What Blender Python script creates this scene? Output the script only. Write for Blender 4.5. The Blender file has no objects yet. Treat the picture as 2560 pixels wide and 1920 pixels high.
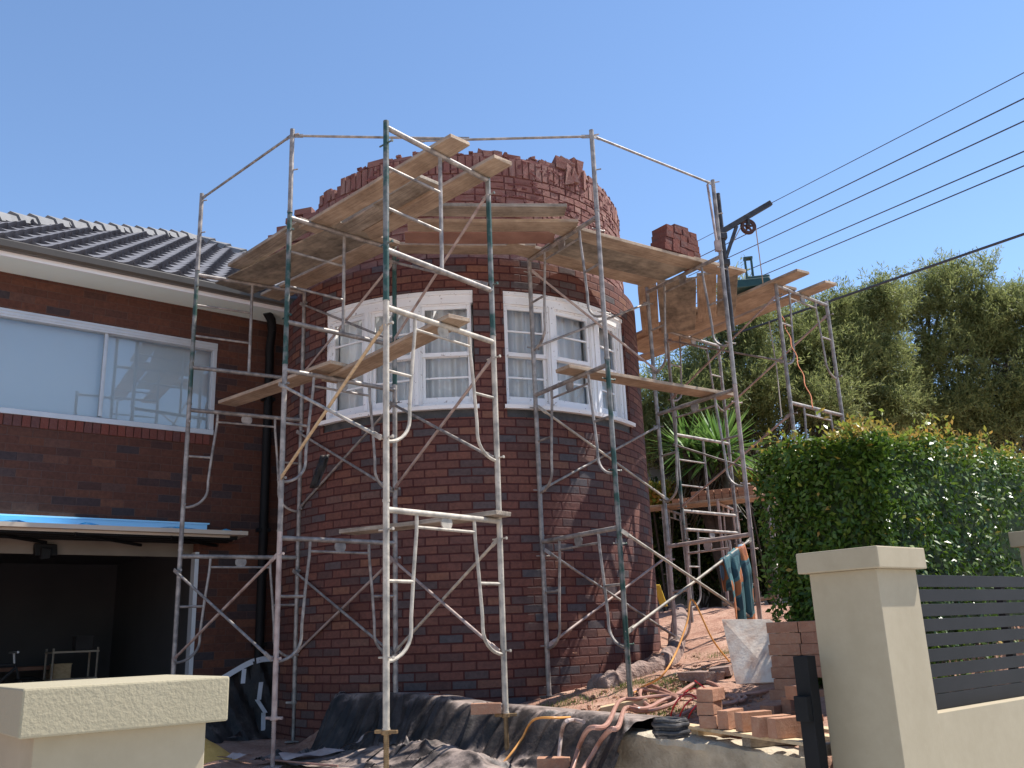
import bpy, bmesh, math, random
import numpy as np
from mathutils import Vector, Matrix
R = math.radians
rnd = random.Random(7)
scene = bpy.context.scene
col = scene.collection

# ------------------------------------------------------------------ camera, sky, sun
F = 2251.5
CM = np.array([[0.999236, 0.0104705, -0.0376534], [0.0390821, -0.2677048, 0.962708], [0.0, 0.9634441, 0.2679095]])
cam = bpy.data.cameras.new("camera"); camo = bpy.data.objects.new("camera", cam); col.objects.link(camo)
m = Matrix.Identity(4)
for i in range(3):
    m[i][0] = CM[0][i]; m[i][1] = CM[1][i]; m[i][2] = -CM[2][i]
camo.matrix_world = m
cam.sensor_fit = 'HORIZONTAL'; cam.sensor_width = 36.0; cam.lens = 36.0 * F / 2560.0
cam.clip_start = 0.05; cam.clip_end = 3000
scene.camera = camo
SUN_AZ, SUN_EL = 18.0, 59.0            # azimuth counted from +x towards +y
w = bpy.data.worlds.new("World"); scene.world = w; w.use_nodes = True
nt = w.node_tree; bgn = nt.nodes['Background']
sky = nt.nodes.new('ShaderNodeTexSky'); sky.sky_type = 'NISHITA'; sky.sun_disc = False
sky.sun_elevation = R(SUN_EL); sky.sun_rotation = R(90 - SUN_AZ)
sky.air_density = 1.0; sky.dust_density = 0.0; sky.ozone_density = 4.0
nt.links.new(sky.outputs[0], bgn.inputs[0]); bgn.inputs[1].default_value = 0.122
sl = bpy.data.lights.new("sun", 'SUN'); sl.energy = 5.0; sl.angle = R(0.5); sl.color = (1.0, 0.955, 0.89)
so = bpy.data.objects.new("sun", sl); col.objects.link(so)
sd = Vector((math.cos(R(SUN_EL)) * math.cos(R(SUN_AZ)), math.cos(R(SUN_EL)) * math.sin(R(SUN_AZ)), math.sin(R(SUN_EL))))
so.rotation_euler = sd.to_track_quat('Z', 'Y').to_euler()
so.location = sd * 60
scene.view_settings.view_transform = 'Standard'
try: scene.view_settings.look = 'None'
except Exception: pass
scene.view_settings.exposure = 0.8; scene.view_settings.gamma = 1
scene.render.engine = 'CYCLES'
scene.cycles.max_bounces = 7; scene.cycles.transparent_max_bounces = 12
scene.cycles.use_denoising = True

# ------------------------------------------------------------------ turning a spot of the photo at a known height or plane into a point
SC = 640 / 2212
ZO = {'Z1': (640, 300), 'Z2': (1160, 300), 'Z3': (640, 680), 'Z4': (1160, 680), 'Z5': (1560, 580), 'Z6': (1560, 1000), 'L1': (0, 520),
      'L2': (0, 1240), 'B1': (500, 1440), 'B2': (1100, 1440), 'B3': (1560, 1440), 'P': (1920, 1320), 'T': (1840, 600),
      'C1': (0, 480), 'C2': (700, 280), 'C3': (1400, 280), 'C4': (700, 850), 'C5': (1400, 850), 'C7': (600, 1275), 'C8': (1400, 1275)}
def q(k, x, y):
    s = {'P': 640 / 1770, 'T': 720 / 1659}.get(k, 860 / 2212 if k[0] == 'C' else SC)
    return ZO[k][0] + x * s, ZO[k][1] + y * s
def ray(x, y): return ((x - 1280) / F) * CM[0] - ((y - 960) / F) * CM[1] + CM[2]
def at_z(p, z): d = ray(*p); return d * z / d[2]
def at_y(p, Y): d = ray(*p); return d * Y / d[1]
def at_plane(p, P, n): d = ray(*p); return d * (np.dot(P, n) / np.dot(d, n))
def V(*a): return np.array(a, float)

# ------------------------------------------------------------------ materials
def nodes_of(name):
    mt = bpy.data.materials.new(name); mt.use_nodes = True
    t = mt.node_tree; return mt, t, t.nodes['Principled BSDF']
def ramp(t, stops):
    r = t.nodes.new('ShaderNodeValToRGB'); e = r.color_ramp.elements
    while len(e) < len(stops): e.new(0.5)
    for i, (p, c) in enumerate(stops):
        e[i].position = p; e[i].color = (*c, 1)
    return r
def math_(t, op, a, b=None):
    n = t.nodes.new('ShaderNodeMath'); n.operation = op
    for i, v in enumerate((a, b)):
        if v is None: continue
        if isinstance(v, (int, float)): n.inputs[i].default_value = v
        else: t.links.new(v, n.inputs[i])
    return n.outputs[0]
def noise_(t, vec, scale, detail=4, rough=.55):
    n = t.nodes.new('ShaderNodeTexNoise'); n.inputs['Scale'].default_value = scale
    n.inputs['Detail'].default_value = detail; n.inputs['Roughness'].default_value = rough
    if vec is not None: t.links.new(vec, n.inputs['Vector'])
    return n.outputs['Fac']
def mixc(t, f, a, b):
    n = t.nodes.new('ShaderNodeMix'); n.data_type = 'RGBA'
    for i, v in ((0, f), (6, a), (7, b)):
        if isinstance(v, tuple): n.inputs[i].default_value = (*v, 1)
        elif isinstance(v, (int, float)): n.inputs[i].default_value = v
        else: t.links.new(v, n.inputs[i])
    return n.outputs[2]
def simple(name, stops, scale=6, rough=.7, bump=0, bscale=None, metal=0, coord='pos', detail=5, spec=.5, stretch=None, bdist=.01, rough2=None, dirt=None):
    mt, t, b = nodes_of(name)
    if coord == 'pos':
        g = t.nodes.new('ShaderNodeNewGeometry'); vec = g.outputs['Position']
    else:
        g = t.nodes.new('ShaderNodeTexCoord'); vec = g.outputs[coord]
    if stretch:
        mp = t.nodes.new('ShaderNodeMapping'); mp.inputs['Scale'].default_value = stretch; t.links.new(vec, mp.inputs[0]); vec = mp.outputs[0]
    f = noise_(t, vec, scale, detail)
    r = ramp(t, stops); t.links.new(f, r.inputs[0]); out = r.outputs[0]
    if dirt:
        dn = ramp(t, [(.36, dirt[1]), (.62, (1, 1, 1))]); t.links.new(noise_(t, (g.outputs['Position'] if coord == 'pos' else g.outputs[coord]), dirt[0], 7, .7), dn.inputs[0])
        mu = t.nodes.new('ShaderNodeMix'); mu.data_type = 'RGBA'; mu.blend_type = 'MULTIPLY'; mu.inputs[0].default_value = 1
        t.links.new(out, mu.inputs[6]); t.links.new(dn.outputs[0], mu.inputs[7]); out = mu.outputs[2]
    t.links.new(out, b.inputs['Base Color'])
    b.inputs['Roughness'].default_value = rough; b.inputs['Metallic'].default_value = metal
    b.inputs['Specular IOR Level'].default_value = spec
    if rough2 is not None:
        rr = t.nodes.new('ShaderNodeMapRange'); rr.inputs[3].default_value = rough; rr.inputs[4].default_value = rough2
        t.links.new(f, rr.inputs[0]); t.links.new(rr.outputs[0], b.inputs['Roughness'])
    if bump:
        bn = t.nodes.new('ShaderNodeBump'); bn.inputs['Strength'].default_value = bump; bn.inputs['Distance'].default_value = bdist
        f2 = noise_(t, vec, bscale or scale * 4, 4); t.links.new(f2, bn.inputs['Height']); t.links.new(bn.outputs[0], b.inputs['Normal'])
    return mt
BR = [(0, (0.1093, 0.0423, 0.0317)), (0.2, (0.1449, 0.0551, 0.0409)), (0.38, (0.1247, 0.0537, 0.0436)), (0.5, (0.1663, 0.0665, 0.0462)), (0.62, (0.0974, 0.0436, 0.0356)), (0.76, (0.0855, 0.0576, 0.0554)), (0.86, (0.0736, 0.0665, 0.0726)), (0.94, (0.196, 0.0832, 0.0502)), (1, (0.1485, 0.0743, 0.0554))]
BW = [(0, (0.0725, 0.0274, 0.0175)), (0.3, (0.09, 0.034, 0.0209)), (0.55, (0.0813, 0.0308, 0.0198)), (0.7, (0.1076, 0.0406, 0.023)), (0.82, (0.0527, 0.0241, 0.0198)), (0.93, (0.0374, 0.0296, 0.0329)), (1, (0.1373, 0.0527, 0.0285))]
def brickmat(name, stops, mortar, mw=.011, depth=.008, efflor=.15):
    """bricks laid in stretcher bond on the UV map (metres)"""
    mt, t, b = nodes_of(name)
    uv = t.nodes.new('ShaderNodeUVMap'); sx = t.nodes.new('ShaderNodeSeparateXYZ')
    g = t.nodes.new('ShaderNodeNewGeometry')
    wob = t.nodes.new('ShaderNodeTexNoise'); wob.inputs['Scale'].default_value = 7; wob.inputs['Detail'].default_value = 3
    t.links.new(uv.outputs[0], wob.inputs['Vector'])
    t.links.new(uv.outputs[0], sx.inputs[0])
    wb = math_(t, 'MULTIPLY', math_(t, 'SUBTRACT', wob.outputs['Fac'], .5), .012)
    v = math_(t, 'DIVIDE', math_(t, 'ADD', sx.outputs[1], wb), .0857)
    row = math_(t, 'FLOOR', v)
    par = math_(t, 'MODULO', math_(t, 'ABSOLUTE', row), 2.0)
    u = math_(t, 'ADD', math_(t, 'DIVIDE', math_(t, 'ADD', sx.outputs[0], wb), .24), math_(t, 'MULTIPLY', par, .5))
    cu = math_(t, 'FLOOR', u)
    fu = math_(t, 'SUBTRACT', u, cu); fv = math_(t, 'SUBTRACT', v, row)
    du = math_(t, 'MULTIPLY', math_(t, 'MINIMUM', fu, math_(t, 'SUBTRACT', 1.0, fu)), .24)
    dv = math_(t, 'MULTIPLY', math_(t, 'MINIMUM', fv, math_(t, 'SUBTRACT', 1.0, fv)), .0857)
    dmin = math_(t, 'MINIMUM', du, dv)
    mr = t.nodes.new('ShaderNodeMapRange'); mr.interpolation_type = 'SMOOTHSTEP'
    mr.inputs[1].default_value = mw * .5 - .002; mr.inputs[2].default_value = mw * .5 + .003
    t.links.new(dmin, mr.inputs[0])
    cb = t.nodes.new('ShaderNodeCombineXYZ'); t.links.new(cu, cb.inputs[0]); t.links.new(row, cb.inputs[1])
    wn = t.nodes.new('ShaderNodeTexWhiteNoise'); wn.noise_dimensions = '2D'; t.links.new(cb.outputs[0], wn.inputs['Vector'])
    r = ramp(t, stops); r.color_ramp.interpolation = 'CONSTANT' if False else 'LINEAR'
    t.links.new(wn.outputs['Value'], r.inputs[0])
    n1 = noise_(t, g.outputs['Position'], 28, 5, .65)
    dirt = ramp(t, [(.3, (.72, .72, .72)), (.75, (1.25, 1.22, 1.2))]); t.links.new(n1, dirt.inputs[0])
    mul = t.nodes.new('ShaderNodeMix'); mul.data_type = 'RGBA'; mul.blend_type = 'MULTIPLY'; mul.inputs[0].default_value = 1
    t.links.new(r.outputs[0], mul.inputs[6]); t.links.new(dirt.outputs[0], mul.inputs[7])
    n2 = noise_(t, g.outputs['Position'], 2.3, 6, .7)
    ef = t.nodes.new('ShaderNodeMapRange'); ef.inputs[1].default_value = .6; ef.inputs[2].default_value = .8; ef.inputs[4].default_value = efflor
    t.links.new(n2, ef.inputs[0])
    bc = mixc(t, ef.outputs[0], mul.outputs[2], (.27, .17, .15))
    c = mixc(t, mr.outputs[0], mortar, bc)
    t.links.new(c, b.inputs['Base Color']); b.inputs['Roughness'].default_value = .8; b.inputs['Specular IOR Level'].default_value = .35
    h = math_(t, 'ADD', mr.outputs[0], math_(t, 'MULTIPLY', n1, .35))
    bn = t.nodes.new('ShaderNodeBump'); bn.inputs['Strength'].default_value = .8; bn.inputs['Distance'].default_value = depth
    t.links.new(h, bn.inputs['Height']); t.links.new(bn.outputs[0], b.inputs['Normal'])
    return mt
def brick_unit(name, stops, dust=(.33, .2, .16), dustamt=.5):
    """single bricks: colour by the UV of each brick (constant over it)"""
    mt, t, b = nodes_of(name)
    uv = t.nodes.new('ShaderNodeUVMap'); wn = t.nodes.new('ShaderNodeTexWhiteNoise'); wn.noise_dimensions = '2D'
    t.links.new(uv.outputs[0], wn.inputs['Vector'])
    r = ramp(t, stops); t.links.new(wn.outputs['Value'], r.inputs[0])
    g = t.nodes.new('ShaderNodeNewGeometry')
    n1 = noise_(t, g.outputs['Position'], 22, 6, .7)
    mr = t.nodes.new('ShaderNodeMapRange'); mr.inputs[1].default_value = .45; mr.inputs[2].default_value = .75; mr.inputs[4].default_value = dustamt
    t.links.new(n1, mr.inputs[0])
    c = mixc(t, mr.outputs[0], r.outputs[0], dust)
    t.links.new(c, b.inputs['Base Color']); b.inputs['Roughness'].default_value = .9; b.inputs['Specular IOR Level'].default_value = .25
    bn = t.nodes.new('ShaderNodeBump'); bn.inputs['Strength'].default_value = .9; bn.inputs['Distance'].default_value = .012
    t.links.new(n1, bn.inputs['Height']); t.links.new(bn.outputs[0], b.inputs['Normal'])
    return mt
def leafmat(name, stops, trans=.3, rough=.4, scale=9, spec=.25):
    mt, t, b = nodes_of(name)
    g = t.nodes.new('ShaderNodeNewGeometry')
    wn = noise_(t, g.outputs['Position'], scale, 3)
    ri = math_(t, 'ADD', math_(t, 'MULTIPLY', g.outputs['Random Per Island'], .6), math_(t, 'MULTIPLY', wn, .4))
    r = ramp(t, stops); t.links.new(ri, r.inputs[0])
    t.links.new(r.outputs[0], b.inputs['Base Color']); b.inputs['Roughness'].default_value = rough; b.inputs['Specular IOR Level'].default_value = spec
    tr = t.nodes.new('ShaderNodeBsdfTranslucent'); t.links.new(r.outputs[0], tr.inputs[0])
    mx = t.nodes.new('ShaderNodeMixShader'); mx.inputs[0].default_value = trans
    t.links.new(b.outputs[0], mx.inputs[1]); t.links.new(tr.outputs[0], mx.inputs[2])
    t.links.new(mx.outputs[0], t.nodes['Material Output'].inputs[0])
    return mt
def glassmat(name, ior=1.5, tint=(.97, .98, .98)):
    mt, t, b = nodes_of(name); t.nodes.remove(b)
    fr = t.nodes.new('ShaderNodeFresnel'); fr.inputs[0].default_value = ior
    g = t.nodes.new('ShaderNodeBsdfGlossy'); g.inputs['Roughness'].default_value = .015
    tr = t.nodes.new('ShaderNodeBsdfTransparent'); tr.inputs[0].default_value = (*tint, 1)
    mx = t.nodes.new('ShaderNodeMixShader'); t.links.new(fr.outputs[0], mx.inputs[0]); t.links.new(tr.outputs[0], mx.inputs[1]); t.links.new(g.outputs[0], mx.inputs[2])
    t.links.new(mx.outputs[0], t.nodes['Material Output'].inputs[0]); return mt
M = {}
M['brick'] = brickmat('tower_brick', BR, (.062, .014, .012), .013, .012)
M['wallbrick'] = brickmat('wall_brick', BW, (.085, .047, .038), .005, .003, .04)
M['parapet'] = brick_unit('parapet_brick', [(0, (.13, .055, .045)), (.35, (.2, .09, .072)), (.6, (.25, .125, .098)), (.8, (.2, .12, .105)), (1, (.33, .2, .155))], (.23, .085, .078), .7)
M['mortar'] = simple('red_mortar', [(.3, (.09, .028, .026)), (.7, (.2, .075, .065))], 14, .95, .9, 40)
M['unit'] = brick_unit('loose_brick', [(0, (.16, .05, .035)), (.5, (.22, .075, .045)), (.8, (.13, .06, .05)), (1, (.25, .095, .055))])
M['newbrick'] = brick_unit('clean_brick', [(0, (.34, .17, .105)), (.5, (.40, .21, .13)), (1, (.29, .14, .09))], (.46, .3, .2), .55)
M['darkbrick'] = brick_unit('dark_brick', [(0, (.12, .04, .032)), (.5, (.17, .05, .035)), (1, (.08, .05, .05))], (.2, .1, .08), .3)
M['galv'] = simple('weathered_steel', [(.3, (.14, .125, .118)), (.48, (.25, .225, .205)), (.64, (.39, .345, .305)), (.78, (.18, .135, .105))], 11, .55, .35, 70, .35, bdist=.004, detail=7)
M['green'] = simple('worn_green_paint', [(.3, (.013, .042, .033)), (.45, (.02, .062, .048)), (.52, (.13, .135, .122)), (.66, (.30, .275, .245))], 5, .5, .25, 60, .2, bdist=.003, detail=7)
M['cream'] = simple('cement_splashed_steel', [(.3, (.2, .185, .165)), (.46, (.36, .32, .265)), (.6, (.5, .44, .36)), (.75, (.24, .205, .17))], 9, .65, .4, 60, .1, bdist=.004, detail=7)
M['pinkish'] = simple('dusty_steel', [(.3, (.24, .17, .15)), (.55, (.42, .33, .29)), (.8, (.5, .42, .38))], 9, .6, .3, 60, .2, bdist=.004, detail=7)
M['brass'] = simple('rusty_screw', [(.3, (.13, .075, .035)), (.7, (.3, .2, .1))], 20, .6, .5, 90, .5, bdist=.004)
M['plank'] = simple('scaffold_timber', [(.28, (.30, .215, .145)), (.5, (.42, .315, .22)), (.72, (.50, .39, .285))], 7, .8, .4, 30, 0, 'Object', 9, stretch=(.45, 9, 9), bdist=.004, dirt=(2.6, (.55, .52, .5)))
M['plankold'] = simple('grey_scaffold_timber', [(.28, (.2, .165, .13)), (.5, (.33, .275, .215)), (.72, (.43, .365, .29))], 7, .85, .5, 30, 0, 'Object', 9, stretch=(.45, 9, 9), bdist=.005, dirt=(3.2, (.5, .48, .46)))
M['ply'] = simple('stained_plywood', [(.3, (.2, .165, .125)), (.5, (.33, .27, .2)), (.75, (.4, .33, .25))], 5, .85, .3, 30, 0, 'Object', 9, stretch=(.7, 3, 3), bdist=.004, dirt=(2.2, (.3, .31, .32)))
M['redply'] = simple('red_stained_board', [(.3, (.22, .11, .08)), (.7, (.33, .18, .13))], 4, .8, .3, 30, 0, 'Object', 8, bdist=.004)
M['white'] = simple('chipped_white_paint', [(.0, (.82, .815, .80)), (.66, (.80, .79, .775)), (.675, (.3, .25, .22)), (.72, (.45, .4, .37))], 30, .45, .15, 40, 0, bdist=.002, detail=5)
M['dark_band'] = simple('dark_flashing', [(.3, (.02, .022, .025)), (.7, (.06, .058, .058))], 9, .6, .6, 40)
M['soffit'] = simple('painted_soffit', [(.3, (.70, .80, .73)), (.7, (.75, .84, .77))], 1.5, .6)
M['fascia'] = simple('white_fascia', [(.3, (.8, .8, .79)), (.7, (.84, .84, .83))], 2, .5)
M['gutter'] = simple('bronze_gutter', [(.3, (.06, .051, .04)), (.7, (.085, .072, .057))], 3, .42)
M['tile'] = simple('grey_roof_tile', [(.25, (.085, .083, .093)), (.55, (.12, .118, .13)), (.8, (.16, .157, .17))], 4, .85, .3, 50, 0, bdist=.004)
M['ridge'] = simple('ridge_tile', [(.3, (.13, .13, .13)), (.7, (.2, .195, .195))], 6, .7, .4, 40, 0, bdist=.004)
M['alu'] = simple('aluminium_frame', [(.3, (.46, .48, .5)), (.7, (.53, .55, .57))], 4, .4, 0, None, .3)
M['glass'] = glassmat('window_glass', 1.5)
M['bigglass'] = glassmat('sliding_glass', 2.1, (.97, .985, 1.0))
M['blind'] = simple('roller_blind', [(.3, (.74, .86, .95)), (.7, (.78, .885, .96))], .8, .8)
M['curtain'] = simple('sheer_curtain', [(.3, (.68, .68, .67)), (.7, (.82, .82, .81))], 3, .9, stretch=(3, 3, .2))
M['black'] = simple('black_paint', [(.3, (.007, .007, .0075)), (.7, (.012, .012, .013))], 5, .6, spec=.15)
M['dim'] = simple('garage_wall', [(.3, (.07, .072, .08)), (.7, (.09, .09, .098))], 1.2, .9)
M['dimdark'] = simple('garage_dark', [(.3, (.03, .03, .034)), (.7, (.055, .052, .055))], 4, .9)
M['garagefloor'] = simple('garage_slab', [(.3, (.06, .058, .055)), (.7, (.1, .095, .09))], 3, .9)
M['bluefilm'] = simple('blue_protective_film', [(.3, (.03, .38, .85)), (.5, (.10, .55, .93)), (.66, (.5, .8, .95)), (.75, (.12, .55, .9))], 9, .12, .9, 22, 0, bdist=.03)
M['bluetrim'] = simple('blue_filmed_trim', [(.3, (.30, .68, .93)), (.7, (.40, .74, .95))], 1.5, .4)
M['door_beige'] = simple('door_panel_beige', [(.3, (.42, .36, .29)), (.7, (.5, .43, .35))], 2, .6)
M['lintel'] = simple('dull_lintel', [(.3, (.15, .13, .105)), (.7, (.2, .17, .14))], 3, .8)
M['stucco'] = simple('rendered_masonry', [(.3, (.285, .243, .158)), (.7, (.325, .28, .187))], 2.2, .9, .55, 85, 0, bdist=.006)
M['stucco_fine'] = simple('smooth_render', [(.3, (.325, .268, .178)), (.7, (.365, .303, .206))], 1.6, .85, .16, 60, 0, bdist=.004, stretch=(1.6, 1.6, .5), detail=8, dirt=(9, (.93, .925, .91)))
M['slat'] = simple('charcoal_slat', [(.3, (.014, .014, .015)), (.7, (.021, .020, .022))], 3, .55, spec=.12)
M['soil'] = None
M['concrete'] = simple('old_concrete', [(.25, (.2, .165, .115)), (.5, (.4, .34, .25)), (.75, (.55, .47, .35))], 5, .95, .9, 45, 0, bdist=.015, detail=8)
M['rock'] = simple('mortared_rock', [(.25, (.13, .085, .07)), (.5, (.25, .17, .14)), (.75, (.34, .25, .21))], 7, .95, 1, 25, 0, bdist=.03, detail=8)
M['hose'] = simple('brown_hose', [(.3, (.3, .15, .11)), (.7, (.4, .22, .17))], 8, .45)
M['cord'] = simple('orange_cord', [(.3, (.62, .26, .06)), (.7, (.75, .36, .1))], 6, .5)
M['orangerope'] = simple('orange_rope', [(.3, (.4, .1, .03)), (.7, (.5, .16, .05))], 30, .8)
M['redwire'] = simple('red_wire', [(.3, (.7, .02, .02)), (.7, (.8, .03, .03))], 6, .4)
M['rope'] = simple('grey_rope', [(.3, (.32, .27, .22)), (.7, (.42, .36, .3))], 30, .8)
M['cable'] = simple('power_cable', [(.3, (.03, .035, .045)), (.7, (.045, .05, .06))], 3, .6)
M['darksteel'] = simple('dark_steel', [(.3, (.025, .025, .028)), (.6, (.06, .055, .052)), (.75, (.16, .14, .125))], 14, .5, .3, 50, .4, bdist=.004)
M['wheel'] = simple('rusty_wheel', [(.3, (.05, .022, .016)), (.7, (.09, .04, .028))], 12, .6, .3, 50, .3)
M['machine'] = simple('green_machine', [(.3, (.015, .05, .045)), (.7, (.03, .08, .07))], 10, .5)
M['wood'] = simple('raw_timber', [(.3, (.42, .3, .17)), (.7, (.58, .44, .27))], 4, .8, .3, 40, 0, 'Object', 6, stretch=(1, 8, 8), bdist=.003)
M['yellow'] = simple('yellow_plastic', [(.3, (.7, .45, .03)), (.7, (.8, .55, .05))], 5, .5)
M['board'] = simple('mortar_stained_board', [(.22, (.36, .18, .12)), (.42, (.62, .48, .38)), (.6, (.74, .65, .55)), (.8, (.5, .32, .23))], 7, .85, .6, 40, 0, 'Object', 9, bdist=.005)
M['sand'] = simple('yellow_sand', [(.3, (.58, .31, .07)), (.7, (.72, .43, .12))], 12, .95, .8, 60)
M['bark'] = simple('tree_bark', [(.3, (.035, .027, .022)), (.7, (.085, .068, .055))], 10, .9, .8, 30)
M['rendered_wall'] = simple('pale_garden_wall', [(.3, (.38, .4, .41)), (.7, (.46, .47, .48))], 2, .9)
M['tape'] = simple('silver_tape', [(.3, (.5, .5, .52)), (.7, (.6, .6, .62))], 8, .4)
M['hedge'] = leafmat('hedge_leaf', [(0, (.028, .058, .008)), (.4, (.055, .108, .013)), (.75, (.11, .18, .022)), (1, (.22, .28, .04))], .3, .36, 9, .35)
M['shoot'] = leafmat('young_hedge_leaf', [(0, (.38, .17, .04)), (.3, (.42, .26, .06)), (.6, (.26, .3, .05)), (1, (.16, .27, .045))], .35, .35)
M['treeleaf'] = leafmat('tree_leaf', [(0, (.12, .145, .05)), (.4, (.19, .22, .078)), (.75, (.26, .285, .11)), (1, (.36, .37, .165))], .5, .5, 1.1, .2)
M['yucca'] = leafmat('yucca_leaf', [(0, (.09, .18, .04)), (.5, (.14, .26, .06)), (1, (.22, .34, .1))], .3, .3)
M['deadleaf'] = leafmat('dry_yucca_leaf', [(0, (.05, .04, .025)), (.6, (.12, .1, .07)), (1, (.3, .26, .19))], .2, .6)
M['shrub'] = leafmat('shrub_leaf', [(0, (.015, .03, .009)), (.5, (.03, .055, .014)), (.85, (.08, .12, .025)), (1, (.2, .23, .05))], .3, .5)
M['grass'] = leafmat('grass_blade', [(0, (.07, .11, .02)), (.5, (.14, .17, .04)), (1, (.28, .24, .09))], .3, .6)

def groundmat():
    mt, t, b = nodes_of('red_soil')
    g = t.nodes.new('ShaderNodeNewGeometry'); p = g.outputs['Position']
    n1 = noise_(t, p, 2.2, 8, .65); n2 = noise_(t, p, 24, 8, .7)
    f = math_(t, 'ADD', math_(t, 'MULTIPLY', n1, .55), math_(t, 'MULTIPLY', n2, .45))
    r = ramp(t, [(.3, (.18, .09, .06)), (.45, (.34, .185, .13)), (.56, (.45, .275, .2)), (.7, (.56, .39, .3))]); t.links.new(f, r.inputs[0])
    t.links.new(r.outputs[0], b.inputs['Base Color']); b.inputs['Roughness'].default_value = .95; b.inputs['Specular IOR Level'].default_value = .2
    bn = t.nodes.new('ShaderNodeBump'); bn.inputs['Strength'].default_value = 1; bn.inputs['Distance'].default_value = .03
    t.links.new(n2, bn.inputs['Height']); t.links.new(bn.outputs[0], b.inputs['Normal'])
    return mt
M['soil'] = groundmat()
M['pave'] = simple('pale_bounce_concrete', [(.3, (.44, .43, .41)), (.55, (.52, .51, .49)), (.75, (.58, .57, .55))], 5, .95, .7, 60, 0, detail=8)  # kept pale so the unseen ground bounces light onto the soffit
def plasticmat():
    mt, t, b = nodes_of('dusty_toplit_black_plastic')
    g = t.nodes.new('ShaderNodeNewGeometry'); sx = t.nodes.new('ShaderNodeSeparateXYZ'); t.links.new(g.outputs['Normal'], sx.inputs[0])
    n1 = noise_(t, g.outputs['Position'], 6, 7, .65)
    f = math_(t, 'ADD', math_(t, 'MULTIPLY', n1, .8), math_(t, 'MULTIPLY', sx.outputs[2], .5))  # dust on upward folds; also paints crests as sunlit and steep faces as shaded
    r = ramp(t, [(.55, (.014, .012, .0115)), (.76, (.05, .04, .036)), (.95, (.28, .22, .19))]); t.links.new(f, r.inputs[0])
    t.links.new(r.outputs[0], b.inputs['Base Color']); b.inputs['Roughness'].default_value = .55; b.inputs['Specular IOR Level'].default_value = .3
    bn = t.nodes.new('ShaderNodeBump'); bn.inputs['Strength'].default_value = .35; bn.inputs['Distance'].default_value = .02
    t.links.new(noise_(t, g.outputs['Position'], 26, 5), bn.inputs['Height']); t.links.new(bn.outputs[0], b.inputs['Normal'])
    return mt
M['plastic'] = plasticmat()
M['palecloth'] = simple('pale_cloth', [(.3, (.3, .22, .2)), (.7, (.5, .4, .36))], 7, .9, .4, 30, 0)
def towelmat():
    mt, t, b = nodes_of('patterned_towel')
    uv = t.nodes.new('ShaderNodeUVMap')
    n = noise_(t, uv.outputs[0], 3.2, 1)
    r = ramp(t, [(.38, (.06, .15, .17)), (.43, (.035, .085, .11)), (.49, (.085, .2, .22)), (.53, (.46, .17, .07)), (.60, (.36, .13, .07)), (.64, (.16, .24, .33))]); r.color_ramp.interpolation = 'CONSTANT'
    t.links.new(n, r.inputs[0]); t.links.new(r.outputs[0], b.inputs['Base Color']); b.inputs['Roughness'].default_value = .95
    bn = t.nodes.new('ShaderNodeBump'); bn.inputs['Strength'].default_value = .6; bn.inputs['Distance'].default_value = .006
    t.links.new(noise_(t, uv.outputs[0], 90, 3), bn.inputs['Height']); t.links.new(bn.outputs[0], b.inputs['Normal'])
    return mt
M['towel'] = towelmat()

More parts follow.
